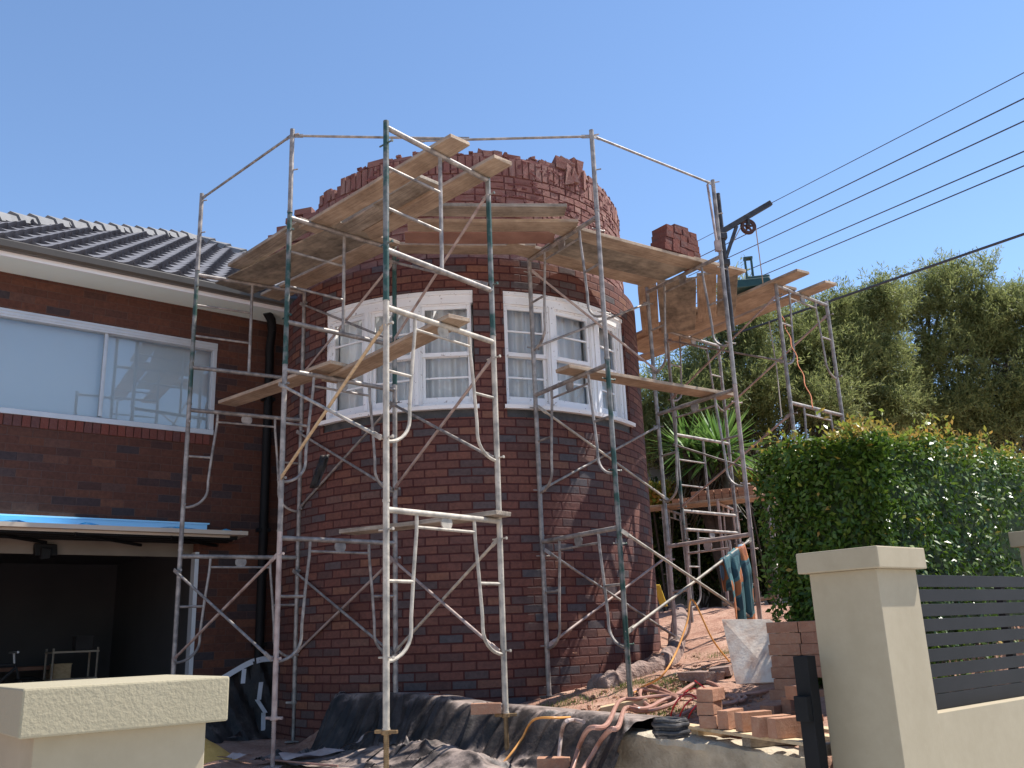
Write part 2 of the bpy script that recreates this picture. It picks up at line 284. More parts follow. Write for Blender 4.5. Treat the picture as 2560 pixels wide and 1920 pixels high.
# ------------------------------------------------------------------ building helpers
def tag(o, label=None, cat=None, group=None, kind=None):
    if label: o['label'] = label
    if cat: o['category'] = cat
    if group: o['group'] = group
    if kind: o['kind'] = kind
    return o
def empty(name, loc, label, cat, group=None, rz=0):
    o = bpy.data.objects.new(name, None); col.objects.link(o); o.empty_display_size = .1
    o.location = Vector([float(c) for c in loc]); o.rotation_euler = (0, 0, rz)
    return tag(o, label, cat, group)
def origin(o):
    p = Vector((0, 0, 0))
    while o is not None: p = p + o.location; o = o.parent
    return p
class MB:
    """collects faces in world coordinates and links them as one mesh object"""
    def __init__(s): s.v = []; s.f = []; s.uv = []; s.mi = []; s.has = False
    def face(s, pts, uv=None, mi=0):
        i = len(s.v); s.v += [tuple(map(float, p)) for p in pts]; s.f.append(tuple(range(i, i + len(pts))))
        s.uv.append(uv or [(0, 0)] * len(pts)); s.mi.append(mi)
        if uv: s.has = True
    def mesh(s, vs, fs, uvc=None, mi=0):
        i = len(s.v); s.v += [tuple(map(float, p)) for p in vs]
        for f in fs:
            s.f.append(tuple(k + i for k in f)); s.uv.append([uvc or (0, 0)] * len(f)); s.mi.append(mi)
        if uvc: s.has = True
    def box(s, c, ax, ay, az, uvc=None, jit=0, mi=0, top=1.0):
        """c centre; ax, ay, az half vectors"""
        c, ax, ay, az = (np.array(t, float) for t in (c, ax, ay, az)); vs = []
        for k in (-1, 1):
            for j in (-1, 1):
                for i in (-1, 1):
                    sc_ = top if k > 0 else 1
                    p = c + i * ax * sc_ + j * ay * sc_ + k * az
                    if jit: p = p + V(*(rnd.uniform(-jit, jit) for _ in range(3)))
                    vs.append(p)
        s.mesh(vs, [(0, 2, 3, 1), (4, 5, 7, 6), (0, 1, 5, 4), (2, 6, 7, 3), (0, 4, 6, 2), (1, 3, 7, 5)], uvc, mi)
    def tube(s, pts, r, n=10, cap=True, closed=False):
        pts = [np.array(p, float) for p in pts]; N = len(pts); rs = r if isinstance(r, (list, tuple)) else [r] * N
        base = len(s.v); prev = None
        for i, p in enumerate(pts):
            a = pts[(i - 1) % N] if (closed or i > 0) else p; b = pts[(i + 1) % N] if (closed or i < N - 1) else p
            t = b - a; t = t / (np.linalg.norm(t) + 1e-9)
            if prev is None:
                ref = V(0, 0, 1) if abs(t[2]) < .9 else V(1, 0, 0); x = np.cross(t, ref)
            else: x = prev - t * np.dot(prev, t)
            x = x / (np.linalg.norm(x) + 1e-9); y = np.cross(t, x); prev = x
            for k in range(n):
                an = 2 * math.pi * k / n
                s.v.append(tuple(p + rs[i] * (math.cos(an) * x + math.sin(an) * y)))
        for i in range(N if closed else N - 1):
            for k in range(n):
                a = base + i * n + k; b = base + i * n + (k + 1) % n
                c = base + ((i + 1) % N) * n + (k + 1) % n; d = base + ((i + 1) % N) * n + k
                s.f.append((a, b, c, d)); s.uv.append([(0, 0)] * 4); s.mi.append(0)
        if cap and not closed:
            s.f.append(tuple(base + k for k in range(n - 1, -1, -1))); s.uv.append([(0, 0)] * n); s.mi.append(0)
            e = base + (N - 1) * n; s.f.append(tuple(e + k for k in range(n))); s.uv.append([(0, 0)] * n); s.mi.append(0)
    def build(s, name, mat, parent=None, smooth=False, bevel=0, sub=0, local=None):
        me = bpy.data.meshes.new(name)
        off = np.array(local) if local is not None else (np.array(origin(parent)) if parent is not None else None)
        vs = np.array(s.v, float)
        own = None
        if parent is None and local is None:
            own = (vs.min(0) + vs.max(0)) / 2; own[2] = vs[:, 2].min(); off = own
        if off is not None: vs = vs - off
        me.from_pydata(vs.tolist(), [], s.f)
        if s.has:
            l = me.uv_layers.new(name='UVMap'); k = 0
            flat = [c for fu in s.uv for u in fu for c in u]; l.data.foreach_set('uv', flat)
        mats = mat if isinstance(mat, (list, tuple)) else [mat]
        for mm in mats: me.materials.append(mm)
        if len(mats) > 1: me.polygons.foreach_set('material_index', s.mi)
        me.update()
        o = bpy.data.objects.new(name, me); col.objects.link(o)
        if own is not None: o.location = Vector(own.tolist())
        if parent is not None: o.parent = parent
        if smooth:
            me.polygons.foreach_set('use_smooth', [True] * len(me.polygons))
            try: me.set_sharp_from_angle(angle=R(40))
            except Exception: pass
        if bevel:
            bv = o.modifiers.new('bevel', 'BEVEL'); bv.width = bevel; bv.segments = 2; bv.limit_method = 'ANGLE'
        if sub:
            sm = o.modifiers.new('sub', 'SUBSURF'); sm.levels = sub; sm.render_levels = sub
        return o
def np_mesh(name, verts, faces4, mat, parent=None, smooth=False, faces3=False):
    """big foliage meshes straight from arrays; verts (n,3) world, faces (m,4) or (m,3)"""
    me = bpy.data.meshes.new(name)
    if parent is not None: verts = verts - np.array(origin(parent))
    k = faces4.shape[1]
    me.vertices.add(len(verts)); me.vertices.foreach_set('co', verts.astype(np.float32).ravel())
    me.loops.add(faces4.size); me.loops.foreach_set('vertex_index', faces4.astype(np.int32).ravel())
    me.polygons.add(len(faces4)); me.polygons.foreach_set('loop_start', np.arange(0, faces4.size, k, dtype=np.int32))
    me.polygons.foreach_set('loop_total', np.full(len(faces4), k, dtype=np.int32))
    me.materials.append(mat); me.update(calc_edges=True)
    if smooth: me.polygons.foreach_set('use_smooth', [True] * len(faces4))
    o = bpy.data.objects.new(name, me); col.objects.link(o)
    if parent is not None: o.parent = parent
    return o
def unit(v): v = np.array(v, float); return v / np.linalg.norm(v)

# ------------------------------------------------------------------ the plan of the place (camera at the origin, eye level z = 0)
UA = R(39.0); U = V(math.cos(UA), math.sin(UA), 0); N = V(math.sin(UA), -math.cos(UA), 0)    # along the house wall; out of it towards the street
UP = V(0, 0, 1)
d_ = ray(180, 1150); W0 = d_ / np.hypot(d_[0], d_[1]) * 10.5; W0[2] = 0
def wall(a, z, o=0.0): return W0 + U * a + N * o + UP * z
TC = V(-0.637, 11.337, 0); TR = 2.286
def cylp(deg, r, z): return TC + V(r * math.cos(R(deg)), r * math.sin(R(deg)), 0) + UP * z
zA, zB, zC = 0.946, 2.470, 3.994
GB = V(1.907, 4.877, 0)                                               # a corner of the street boundary
KERB = [V(1.72, 5.38, 0), V(1.61, 5.53, 0), V(.97, 6.40, 0), V(.12, 7.40, 0), V(-.45, 8.1, 0), V(-1.3, 8.75, 0), V(-1.75, 9.05, 0)]
def sstep(a, b, x):
    t = np.clip((x - a) / (b - a), 0, 1); return t * t * (3 - 2 * t)
def kerb_side(X, Y):
    """signed distance to the kerb line, positive on the garden side"""
    best = np.full(X.shape, 1e9); sg = np.ones(X.shape)
    for a, b in zip(KERB[:-1], KERB[1:]):
        dx, dy = b[0] - a[0], b[1] - a[1]; L2 = dx * dx + dy * dy
        t = np.clip(((X - a[0]) * dx + (Y - a[1]) * dy) / L2, 0, 1)
        px, py = X - (a[0] + t * dx), Y - (a[1] + t * dy); dd = np.hypot(px, py)
        cr = px * dy - py * dx
        up = dd < best - 1e-9; best = np.where(up, dd, best); sg = np.where(up, np.sign(cr), sg)
    return best * sg
def hash_noise(X, Y, s, seed=0):
    x = X * s; y = Y * s; xi = np.floor(x); yi = np.floor(y); fx = x - xi; fy = y - yi
    fx = fx * fx * (3 - 2 * fx); fy = fy * fy * (3 - 2 * fy)
    def h(a, b): v = np.sin(a * 127.1 + b * 311.7 + seed * 74.7) * 43758.5453; return v - np.floor(v)
    return (h(xi, yi) * (1 - fx) + h(xi + 1, yi) * fx) * (1 - fy) + (h(xi, yi + 1) * (1 - fx) + h(xi + 1, yi + 1) * fx) * fy
def gz(X, Y):
    X = np.asarray(X, float); Y = np.asarray(Y, float)
    b = -((X - GB[0]) * N[0] + (Y - GB[1]) * N[1])
    drive = -1.5 + sstep(0, 4.2, b) * .53
    gard = np.maximum(-.6 + .166 * (X - .9) + .108 * (Y - 8.12), -.74)
    gard = np.minimum(gard, .25)
    gard = np.where((b < 1.0) & (X > 2.05), -1.0 + sstep(.78, .98, b) * (gard + 1.0), gard)
    s = kerb_side(X, Y)
    left = sstep(-2.0, -1.1, X - (Y - 8.6) * .2)            # only this side of the tower is raised
    k = sstep(-.03, .06, s) * sstep(.28, .34, b) * np.where((X > -1.7) | (Y > 11), 1, sstep(-2.3, -1.75, X))
    z = drive + (gard - drive) * k
    z = np.where(b < 0, -1.5 - .0 * b, z)
    return z
def ktop(s): return -.725 + .03 * s if s < 3 else min(-.725 + .03 * 3 + .05 * (s - 3), -.57)
def g1(x, y): return float(gz(np.array([x]), np.array([y]))[0])
def on_ground(p, z0=-.6):
    """where the line of sight through a spot of the photo meets the garden"""
    z = z0
    for _ in range(40):
        P = at_z(p, z); z = .6 * z + .4 * g1(P[0], P[1])
        z = min(z, -.05)
    P = at_z(p, z); return P

# ground sheet reaching the horizon
fx = np.arange(-7.0, 7.01, .07); fy = np.arange(1.0, 16.01, .07)
ext = np.cumsum(1.25 ** np.arange(0, 26) * .25)
gx = np.concatenate([(-7.0 - ext)[::-1], fx, 7.0 + ext]); gy = np.concatenate([(1.0 - ext)[::-1], fy, 16.0 + ext])
GX, GY = np.meshgrid(gx, gy); GZ = gz(GX, GY)
rough = (hash_noise(GX, GY, 3, 1) - .5) * .05 + (hash_noise(GX, GY, 9, 2) - .5) * .025
near = (np.abs(GX) < 7) & (GY < 16) & (GY > 1); bb = -((GX - GB[0]) * N[0] + (GY - GB[1]) * N[1])
GZ = GZ + np.where(near & (bb > .2), rough, 0)
nx_, ny_ = len(gx), len(gy)
idx = np.arange(nx_ * ny_).reshape(ny_, nx_)
fq = np.stack([idx[:-1, :-1].ravel(), idx[:-1, 1:].ravel(), idx[1:, 1:].ravel(), idx[1:, :-1].ravel()], 1)
gobj = np_mesh('ground', np.stack([GX.ravel(), GY.ravel(), GZ.ravel()], 1), fq, M['soil'], smooth=True)
gobj['kind'] = 'structure'
# street footpath in front of the boundary
mb = MB()
for a0, a1, o0, o1 in ((-40, 40, .02, 9.0),):
    P = [GB + U * a0 + N * o0, GB + U * a1 + N * o0, GB + U * a1 + N * o1, GB + U * a0 + N * o1]
    mb.face([p * V(1, 1, 0) + UP * -1.494 for p in P][::-1])
fp = mb.build('pavement', M['pave']); fp['kind'] = 'structure'
mb = MB(); nd = 14
for i in range(nd):                                                  # unseen pale slab on the driveway, added to bounce light up to the soffit
    b0, b1 = -.02 + 3.1 * i / nd, -.02 + 3.1 * (i + 1) / nd
    P = []
    for (s_, b_) in ((-3.9, b0), (-.62, b0), (-.62, b1), (-3.9, b1)):
        p = GB + U * s_ - N * b_; z_ = -1.5 + float(sstep(0, 4.2, max(b_, 0))) * .53 + .03; P.append(V(p[0], p[1], z_))
    mb.face(P)
dw = mb.build('driveway', M['pave']); dw['kind'] = 'structure'

# ------------------------------------------------------------------ the brick house
house = empty('brick_house', (W0[0], W0[1], -1.0), 'dark red brick house with a round stair tower, white windows and grey tiled roof', 'house')
def grid_wall(mb, us, zs, holes, pt, uvf):
    for a0, a1 in zip(us[:-1], us[1:]):
        for z0, z1 in zip(zs[:-1], zs[1:]):
            ca, cz = (a0 + a1) / 2, (z0 + z1) / 2
            if any(h[0] < ca < h[1] and h[2] < cz < h[3] for h in holes): continue
            mb.face([pt(a0, z0), pt(a1, z0), pt(a1, z1), pt(a0, z1)], [uvf(a0, z0), uvf(a1, z0), uvf(a1, z1), uvf(a0, z1)])
# flat wing
JA = 2.5                                                          # where the wing runs into the tower
ALEFT = -2.35
WIN = (-1.55, 1.50, 2.39, 3.52); GAR = (-3.0 + .75, 1.41, -1.2, 1.17)
mb = MB()
grid_wall(mb, [ALEFT, WIN[0], -1.0, 0, 1.0, GAR[1], WIN[1], JA + .2], [-1.3, GAR[3], WIN[2], WIN[3], 3.92], [WIN, GAR], lambda a, z: wall(a, z), lambda a, z: (a + 40, z + 10))
for (a0, a1, z0, z1) in (WIN, GAR):                                # reveals
    dp = .11 if z0 > 0 else .24
    for (p, r) in (((a1, z0), (a1, z1)), ((a1, z1), (a0, z1)), ((a0, z1), (a0, z0)), ((a0, z0), (a1, z0))):
        mb.face([wall(*p), wall(*r), wall(*r, -dp), wall(*p, -dp)], [(p[0] + p[1], 0), (r[0] + r[1], 0), (r[0] + r[1], dp), (p[0] + p[1], dp)])
mb.face([wall(ALEFT, -1.3), wall(ALEFT, 3.92), wall(ALEFT, 3.92, -7), wall(ALEFT, -1.3, -7)], [(0, 0), (0, 5), (7, 5), (7, 0)])
mb.build('wing_wall', M['wallbrick'], house)
# soldier sill course under the sliding window, slightly proud
mb = MB(); a = WIN[0]
while a < WIN[1] - .05:
    mb.box(wall(a + .043, WIN[2] - .062, .004), U * .038, N * .012, UP * .058, (rnd.random(), rnd.random())); a += .086
mb.build('window_sill_course', M['darkbrick'], house)
# sliding window
sw = MB(); sw.box(wall((WIN[0] + WIN[1]) / 2, WIN[3] - .045, -.04), U * (WIN[1] - WIN[0]) / 2, N * .05, UP * .045)
sw.box(wall((WIN[0] + WIN[1]) / 2, WIN[2] + .03, -.04), U * (WIN[1] - WIN[0]) / 2, N * .055, UP * .03)
sw.box(wall(WIN[1] - .025, (WIN[2] + WIN[3]) / 2, -.042), U * .025, N * .045, UP * ((WIN[3] - WIN[2]) / 2 - .062))
sw.box(wall(WIN[0] + .025, (WIN[2] + WIN[3]) / 2, -.042), U * .025, N * .045, UP * ((WIN[3] - WIN[2]) / 2 - .062))
for zz in (3.49, 3.455): sw.box(wall((WIN[0] + WIN[1]) / 2, zz, .012), U * ((WIN[1] - WIN[0]) / 2 - .003), N * .006, UP * .004)
slw = sw.build('sliding_window', M['alu'], house, bevel=.004); slw['label'] = 'wide aluminium sliding window with pale blind'
ms = MB()
for a in (.238, .256): ms.box(wall(a, (WIN[2] + WIN[3]) / 2, -.035 - (.02 if a > .25 else 0)), U * .013, N * .018, UP * ((WIN[3] - WIN[2]) / 2 - .085))
ms.build('sash', M['alu'], slw)
for a0, a1, o in ((WIN[0] + .05, .235, -.045), (.265, WIN[1] - .05, -.065)):
    g = MB(); g.face([wall(a0, WIN[2] + .06, o), wall(a1, WIN[2] + .06, o), wall(a1, WIN[3] - .09, o), wall(a0, WIN[3] - .09, o)]); g.build('pane', M['bigglass'], slw)
g = MB(); g.face([wall(WIN[0], WIN[2], -.16), wall(WIN[1], WIN[2], -.16), wall(WIN[1], WIN[3], -.16), wall(WIN[0], WIN[3], -.16)]); g.build('roller_blind', M['blind'], slw)
# eaves: soffit, fascia, gutter
OV = .45; EA1 = 2.45
mb = MB(); mb.box((wall(ALEFT - .6, 3.925, OV / 2) + wall(EA1, 3.925, OV / 2)) / 2, U * (EA1 - ALEFT + .6) / 2, N * (OV / 2), UP * .006)
mb.build('soffit', M['soffit'], house)
mb = MB(); mb.box((wall(ALEFT - .6, 3.985, OV + .011) + wall(EA1, 3.985, OV + .011)) / 2, U * (EA1 - ALEFT + .6) / 2, N * .010, UP * .07)
mb.build('fascia', M['fascia'], house)
mb = MB()                                                           # quad gutter profile along the eave
prof = [(.022, 4.075), (.022, 3.965), (.09, 3.96), (.115, 3.985), (.12, 4.05), (.11, 4.062), (.1, 4.052), (.098, 3.99)]
for (p, r) in zip(prof[:-1], prof[1:]):
    mb.face([wall(ALEFT - .7, p[1], OV + p[0]), wall(EA1, p[1], OV + p[0]), wall(EA1, r[1], OV + r[0]), wall(ALEFT - .7, r[1], OV + r[0])])
mb.face([wall(EA1, p[1], OV + p[0]) for p in prof[:6]])
gt = mb.build('gutter', M['gutter'], house)
for bb_ in range(5):
    pass
# downpipe in the corner
mb = MB(); mb.tube([wall(2.10, 3.75, .2), wall(2.12, 3.55, .09), wall(2.14, 3.4, .06), wall(2.14, -.95, .06)], .052, 12)
for z in (2.9, 1.3, 0): mb.box(wall(2.14, z, .05), U * .075, N * .05, UP * .02)
mb.build('downpipe', M['black'], house, smooth=True)
mb = MB(); mb.tube([wall(1.98, 3.93, .3), wall(2.06, 3.86, .25), wall(2.10, 3.75, .2)], .055, 12); mb.build('rainwater_elbow', M['black'], house, smooth=True)
# roof: front slope with interlocking tiles, hip on the left
PIT = R(30); UPS = -N * math.cos(PIT) + UP * math.sin(PIT); NRM = np.cross(U, UPS)
E0 = wall(0, 4.075, OV + .03)
def rp(a, s, h=0): return E0 + U * a + UPS * s + NRM * h
AP = (2.5, 5.35); HL = -2.35
def inside(a, s): return s >= -.02 and a < 3.9 - (s - 3.0) * .62 and (s < (a - HL) * 1.105)
mb = MB()
tw, tl = .255, .32
prof_t = [(0, .024), (.012, .025), (.022, .013), (.05, .005), (.10, .0), (.15, .002), (.2, .010), (.235, .020), (.255, .024)]
row = 0; s = 0.0
while s < 5.4:
    a = -3.0 + (row % 2) * .1275
    while a < 3.6:
        if inside(a + .15, s + .1):
            jz = rnd.uniform(0, .004)
            lo = []; up = []; fr = []
            for (pa, ph) in prof_t:
                lo.append(rp(a + pa, s - .01 - .05 * (1 - ph / .025), ph + .056 - .022 * (1 - ph / .025) + jz)); up.append(rp(a + pa, s + tl + .01, ph + .004)); fr.append(rp(a + pa, s - .004 - .05 * (1 - ph / .025), ph * .5 - .004))
            n0 = len(prof_t)
            mb.mesh(lo + up + fr, [(i, i + 1, n0 + i + 1, n0 + i) for i in range(n0 - 1)] + [(2 * n0 + i, 2 * n0 + i + 1, i + 1, i) for i in range(n0 - 1)])
        a += tw
    s += tl; row += 1
roof = mb.build('roof', M['tile'], house, smooth=True); roof['label'] = 'grey concrete tiled roof'
mb = MB()                                                           # underlay and the slopes one cannot see from the street
mb.face([rp(HL, 0, -.01), rp(3.6, 0, -.01), rp(3.6, 3.4, -.01), rp(*AP, -.01)])
apx = rp(*AP, -.01); bl = wall(ALEFT - .6, 4.0, -7.6); br_ = wall(3.4, 4.0, -7.6)
mb.face([rp(HL, 0, -.01), apx, bl]); mb.face([apx, rp(3.6, 3.4, -.01), br_, bl])
mb.build('roof_deck', M['dimdark'], roof)
mb = MB()
hd0 = rp(HL, 0, .03); hd1 = rp(*AP, .03); hu = unit(hd1 - hd0); hs = unit(np.cross(hu, NRM)); HLEN = np.linalg.norm(hd1 - hd0); k = 0
def ridge_run(p0, p1, mb):
    hu = unit(p1 - p0); hs = unit(np.cross(hu, UP)); hn = np.cross(hs, hu); L = np.linalg.norm(p1 - p0); t = 0
    while t < L - .05:
        A = p0 + hu * (t - .03); B = p0 + hu * (t + .36)
        wa, wb, ha, hb = .135, .105, .10, .055
        vs = []
        for (c, w_, h_) in ((A, wa, ha), (B, wb, hb)):
            for (x, y) in ((-w_, -.05), (-w_ * .75, h_ * .45), (0, h_), (w_ * .75, h_ * .45), (w_, -.05)): vs.append(c + hs * x + hn * y)
        mb.mesh(vs, [(i, i + 1, 6 + i, 5 + i) for i in range(4)] + [(4, 3, 2, 1, 0), (5, 6, 7, 8, 9)]); t += .36
ridge_run(hd0, hd1, mb); ridge_run(rp(3.75, 3.15, .02), rp(AP[0] + .05, AP[1] + .0, .03), mb)
mb.build('ridge_capping', M['ridge'], roof)

# garage under the wing
mb = MB()
A0, A1, Zf, Zt, DP = GAR[0], GAR[1], -.97, 1.3, -5.0
mb.face([wall(A0 - .3, Zf, DP), wall(A1 + .5, Zf, DP), wall(A1 + .5, Zt, DP), wall(A0 - .3, Zt, DP)])
mb.face([wall(A1 + .5, Zf, DP), wall(A1 + .5, Zf, -.24), wall(A1 + .5, Zt, -.24), wall(A1 + .5, Zt, DP)])
mb.face([wall(A0 - .3, Zf, DP), wall(A0 - .3, Zf, -.24), wall(A0 - .3, Zt, -.24), wall(A0 - .3, Zt, DP)])
mb.face([wall(A0 - .3, Zt, DP), wall(A1 + .5, Zt, DP), wall(A1 + .5, Zt, -.24), wall(A0 - .3, Zt, -.24)])
mb.face([wall(A1, Zf, -.24), wall(A1 + .5, Zf, -.24), wall(A1 + .5, Zt, -.24), wall(A1, Zt, -.24)])
mb.face([wall(A0, 1.17, -.24), wall(A1, 1.17, -.24), wall(A1, Zt, -.24), wall(A0, Zt, -.24)])
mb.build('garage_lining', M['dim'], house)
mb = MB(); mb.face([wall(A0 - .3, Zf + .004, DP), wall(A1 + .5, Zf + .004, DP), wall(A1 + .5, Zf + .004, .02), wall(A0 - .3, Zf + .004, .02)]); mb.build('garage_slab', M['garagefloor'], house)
mb = MB(); mb.box(wall(A1 - .022, .03, -.05), U * .022, N * .06, UP * 1.0); mb.build('door_jamb', M['alu'], house)
# tilted-up garage door
gd = MB(); gd.box(wall((A0 + 1.78) / 2, 1.19, .18), U * ((1.78 - A0) / 2), N * .30 + UP * .015, UP * .022)
gdo = gd.build('garage_door', M['door_beige'], house); gdo['label'] = 'beige garage door tilted up and open'
gr = MB()
for o in (-.03, .1, .23, .36): gr.box(wall((A0 + 1.7) / 2, 1.145 + o * .04, o), U * ((1.7 - A0) / 2), N * .018, UP * .02)
for k in range(4):
    a = A0 + .35 + k * .95; gr.tube([wall(a, 1.14, .42), wall(a + .8, 1.1, -.1)], .018, 6)
gr.build('rib', M['black'], gdo)
gr = MB()
for o in (.035, .165, .295, .40): gr.box(wall((A0 + 1.6) / 2, 1.16 + o * .02, o), U * ((1.6 - A0) / 2), N * .006, UP * .012)
gr.build('batten', M['door_beige'], gdo)
mb = MB(); mb.box(wall((A0 + 1.47) / 2, 1.285, .015), U * ((1.47 - A0) / 2), N * .03, UP * .065); mb.box(wall((A0 + 1.49) / 2, 1.345, .02), U * ((1.49 - A0) / 2), N * .045, UP * .008)
mb.build('door_head_trim', M['bluetrim'], house)
mb = MB(); mb.box(wall((A0 + A1) / 2, 1.075, -.21), U * ((A1 - A0) / 2), N * .02, UP * .085); mb.build('door_lintel', M['lintel'], house)
mb = MB(); mb.box(wall(-.14, 1.03, -.2), U * .11, N * .08, UP * .06, jit=.01); mb.box(wall(-.14, .99, -.12), U * .05, N * .03, UP * .06, jit=.01); mb.build('door_opener', M['black'], house, bevel=.01)
# crumpled blue film hanging over the edge of the door
vs = []; na, nb = 60, 6
for i in range(na + 1):
    a = A0 + (1.76 - A0) * i / na
    for j in range(nb + 1):
        t = j / nb; o = .03 + .44 * t
        z = 1.215 + .01 * math.sin(a * 9) + .045 * (hash_noise(np.array([a * 6.]), np.array([t * 3.]), 1.6, 5)[0] - .3) + .012 * t
        if t > .9: z -= .035 * (.5 + hash_noise(np.array([a * 3.]), np.array([0.]), 1, 8)[0])
        vs.append(wall(a, z, o))
mb = MB(); mb.mesh(vs, [(i * (nb + 1) + j, (i + 1) * (nb + 1) + j, (i + 1) * (nb + 1) + j + 1, i * (nb + 1) + j + 1) for i in range(na) for j in range(nb)])
film = mb.build('plastic_film', M['bluefilm'], smooth=True); tag(film, 'crumpled blue protective film lying over the open garage door', 'plastic film')

# round tower: outer skin with two window openings
LG = (-128.9, -83.6); RG = (-75.4, -29.0); ZS, ZH = 2.27, 3.597
mb = MB()
degs = sorted(set([x * 1.5 for x in range(-140, 41)] + [LG[0], LG[1], RG[0], RG[1]]))
zs = [-1.3, 0, 1.2, 2.185, ZS, 2.7, 3.1, ZH, 3.96]
holes = [(*LG, ZS, ZH), (*RG, ZS, ZH), (*LG, 2.185, ZS), (*RG, 2.185, ZS)]
grid_wall(mb, degs, zs, holes, lambda a, z: cylp(a, TR, z), lambda a, z: (R(a) * TR + 40, z + 10 - ZH + .0857 * 42))
for (a0, a1) in (LG, RG):
    for a in (a0, a1): mb.face([cylp(a, TR, 2.185), cylp(a, TR, ZH), cylp(a, TR - .2, ZH), cylp(a, TR - .2, 2.185)], [(0, 0), (0, 1.4), (.12, 1.4), (.12, 0)])
    st = np.linspace(a0, a1, 31)
    for x, y in zip(st[:-1], st[1:]):
        mb.face([cylp(x, TR, ZH), cylp(y, TR, ZH), cylp(y, TR - .2, ZH), cylp(x, TR - .2, ZH)], [(R(x) * TR, 0), (R(y) * TR, 0), (R(y) * TR, .08), (R(x) * TR, .08)])
st = degs
for x, y in zip(st[:-1], st[1:]): mb.face([cylp(x, TR, 3.96), cylp(y, TR, 3.96), cylp(y, TR - .3, 3.96), cylp(x, TR - .3, 3.96)], [(R(x) * TR, 0), (R(y) * TR, 0), (R(y) * TR, .08), (R(x) * TR, .08)])
tw_o = mb.build('tower_wall', M['brick'], house)
mb = MB()
for (a0, a1) in (LG, RG):
    st = np.linspace(a0, a1, 31)
    for x, y in zip(st[:-1], st[1:]):
        mb.face([cylp(x, TR - .018, 2.185), cylp(y, TR - .018, 2.185), cylp(y, TR - .018, ZS + .03), cylp(x, TR - .018, ZS + .03)])
    mb.build('sill_flashing', M['dark_band'], house); mb = MB()
mb = MB()
for (a0, a1) in (LG, RG):
    st = np.linspace(a0 - .8, a1 + .8, 31)
    for x, y in zip(st[:-1], st[1:]):
        p = lambda a, r, z: cylp(a, r, z)
        pr = [(TR - .1, 2.275), (TR + .045, 2.27), (TR + .05, 2.31), (TR - .1, 2.345)]
        for (r0, z0), (r1, z1) in zip(pr, pr[1:] + pr[:1]): mb.face([p(x, r0, z0), p(y, r0, z0), p(y, r1, z1), p(x, r1, z1)])
    mb.build('window_sill', M['white'], house); mb = MB()
for (a0, a1) in (LG, RG):
    st = np.linspace(a0 + .1, a1 - .1, 31)
    for x, y in zip(st[:-1], st[1:]):
        pr = [(TR - .012, 3.592), (TR - .012, 3.55), (TR - .028, 3.545), (TR - .03, 3.455), (TR - .1, 3.45)]
        for (r0, z0), (r1, z1) in zip(pr[:-1], pr[1:]): mb.face([cylp(x, r0, z0), cylp(y, r0, z0), cylp(y, r1, z1), cylp(x, r1, z1)])
    mb.build('window_head', M['white'], house); mb = MB()
# sashes (flat, between posts)
LM = [(-127.6, -115.0), (-113.2, -100.2), (-98.2, -84.2)]; RM = [(-75.2, -62.3), (-60.0, -46.5), (-43.0, -32.6)]
for grp, names in ((LM, ('left group', 'left group', 'left group')), (RM, ('right group',) * 3)):
    for k, (a0, a1) in enumerate(grp):
        c0 = cylp(a0, TR - .05, 0); c1 = cylp(a1, TR - .05, 0); sx = unit(c1 - c0); W = np.linalg.norm(c1 - c0); out = unit(V(sx[1], -sx[0], 0))
        if np.dot(out, c0 - TC) < 0: out = -out
        def P(x, z, o): return c0 + sx * x + UP * z + out * o
        def bx(mb, x0, x1, z0, z1, o0, o1): mb.box(P((x0 + x1) / 2, (z0 + z1) / 2, (o0 + o1) / 2), sx * (x1 - x0) / 2, out * (o1 - o0) / 2, UP * (z1 - z0) / 2)
        fb = MB()
        L_ = .002; 
        bx(fb, 0, L_ + .010, 2.33, 3.47, -.09, .012); bx(fb, W - L_ - .010, W, 2.33, 3.47, -.09, .012); bx(fb, L_ + .010, W - L_ - .010, 3.44, 3.47, -.085, .008); bx(fb, L_ + .010, W - L_ - .010, 2.33, 2.36, -.088, .01)
        swn = fb.build('sash_window', M['white'], house, bevel=.003)
        x0, x1 = L_ + .010, W - L_ - .010
        low = (2.36, 2.905); upr = (2.87, 3.44)
        for nm, (z0, z1), o in (('lower_sash', low, -.052), ('upper_sash', upr, -.022)):
            if nm == 'lower_sash' and grp is RM and k == 1: pass
            sb = MB(); bw = .045 if nm == 'upper_sash' else .05
            bx(sb, x0, x0 + .034, z0, z1, o - .02, o + .02); bx(sb, x1 - .034, x1, z0, z1, o - .02, o + .02)
            bx(sb, x0 + .034, x1 - .034, z1 - .04, z1, o - .019, o + .019); bx(sb, x0 + .034, x1 - .034, z0, z0 + (bw if nm == 'upper_sash' else .07), o - .021, o + .021)
            zm = (z0 + z1) / 2 + (.01 if nm == 'lower_sash' else 0)
            bx(sb, x0 + .034, x1 - .034, zm - .010, zm + .010, o - .012, o + .014)
            sb.build(nm, M['white'], swn, bevel=.003)
            gl = MB(); gl.face([P(x0 + .03, z0 + .03, o - .003), P(x1 - .03, z0 + .03, o - .003), P(x1 - .03, z1 - .03, o - .003), P(x0 + .03, z1 - .03, o - .003)]); gl.build('pane', M['glass'], swn)
        # sheer curtain with folds
        vs = []; nn = 72
        for i in range(nn + 1):
            x = -.08 + (W + .16) * i / nn
            for z in (2.25, 2.7, 3.1, 3.5):
                fo = .03 * math.sin(x * 52 + k) + .018 * math.sin(x * 23 + 2 * k + z * .8)
                vs.append(P(x, z, -.15 + fo))
        cu = MB(); cu.mesh(vs, [(i * 4 + j, (i + 1) * 4 + j, (i + 1) * 4 + j + 1, i * 4 + j + 1) for i in range(nn) for j in range(3)]); cu.build('curtain', M['curtain'], swn, smooth=True)
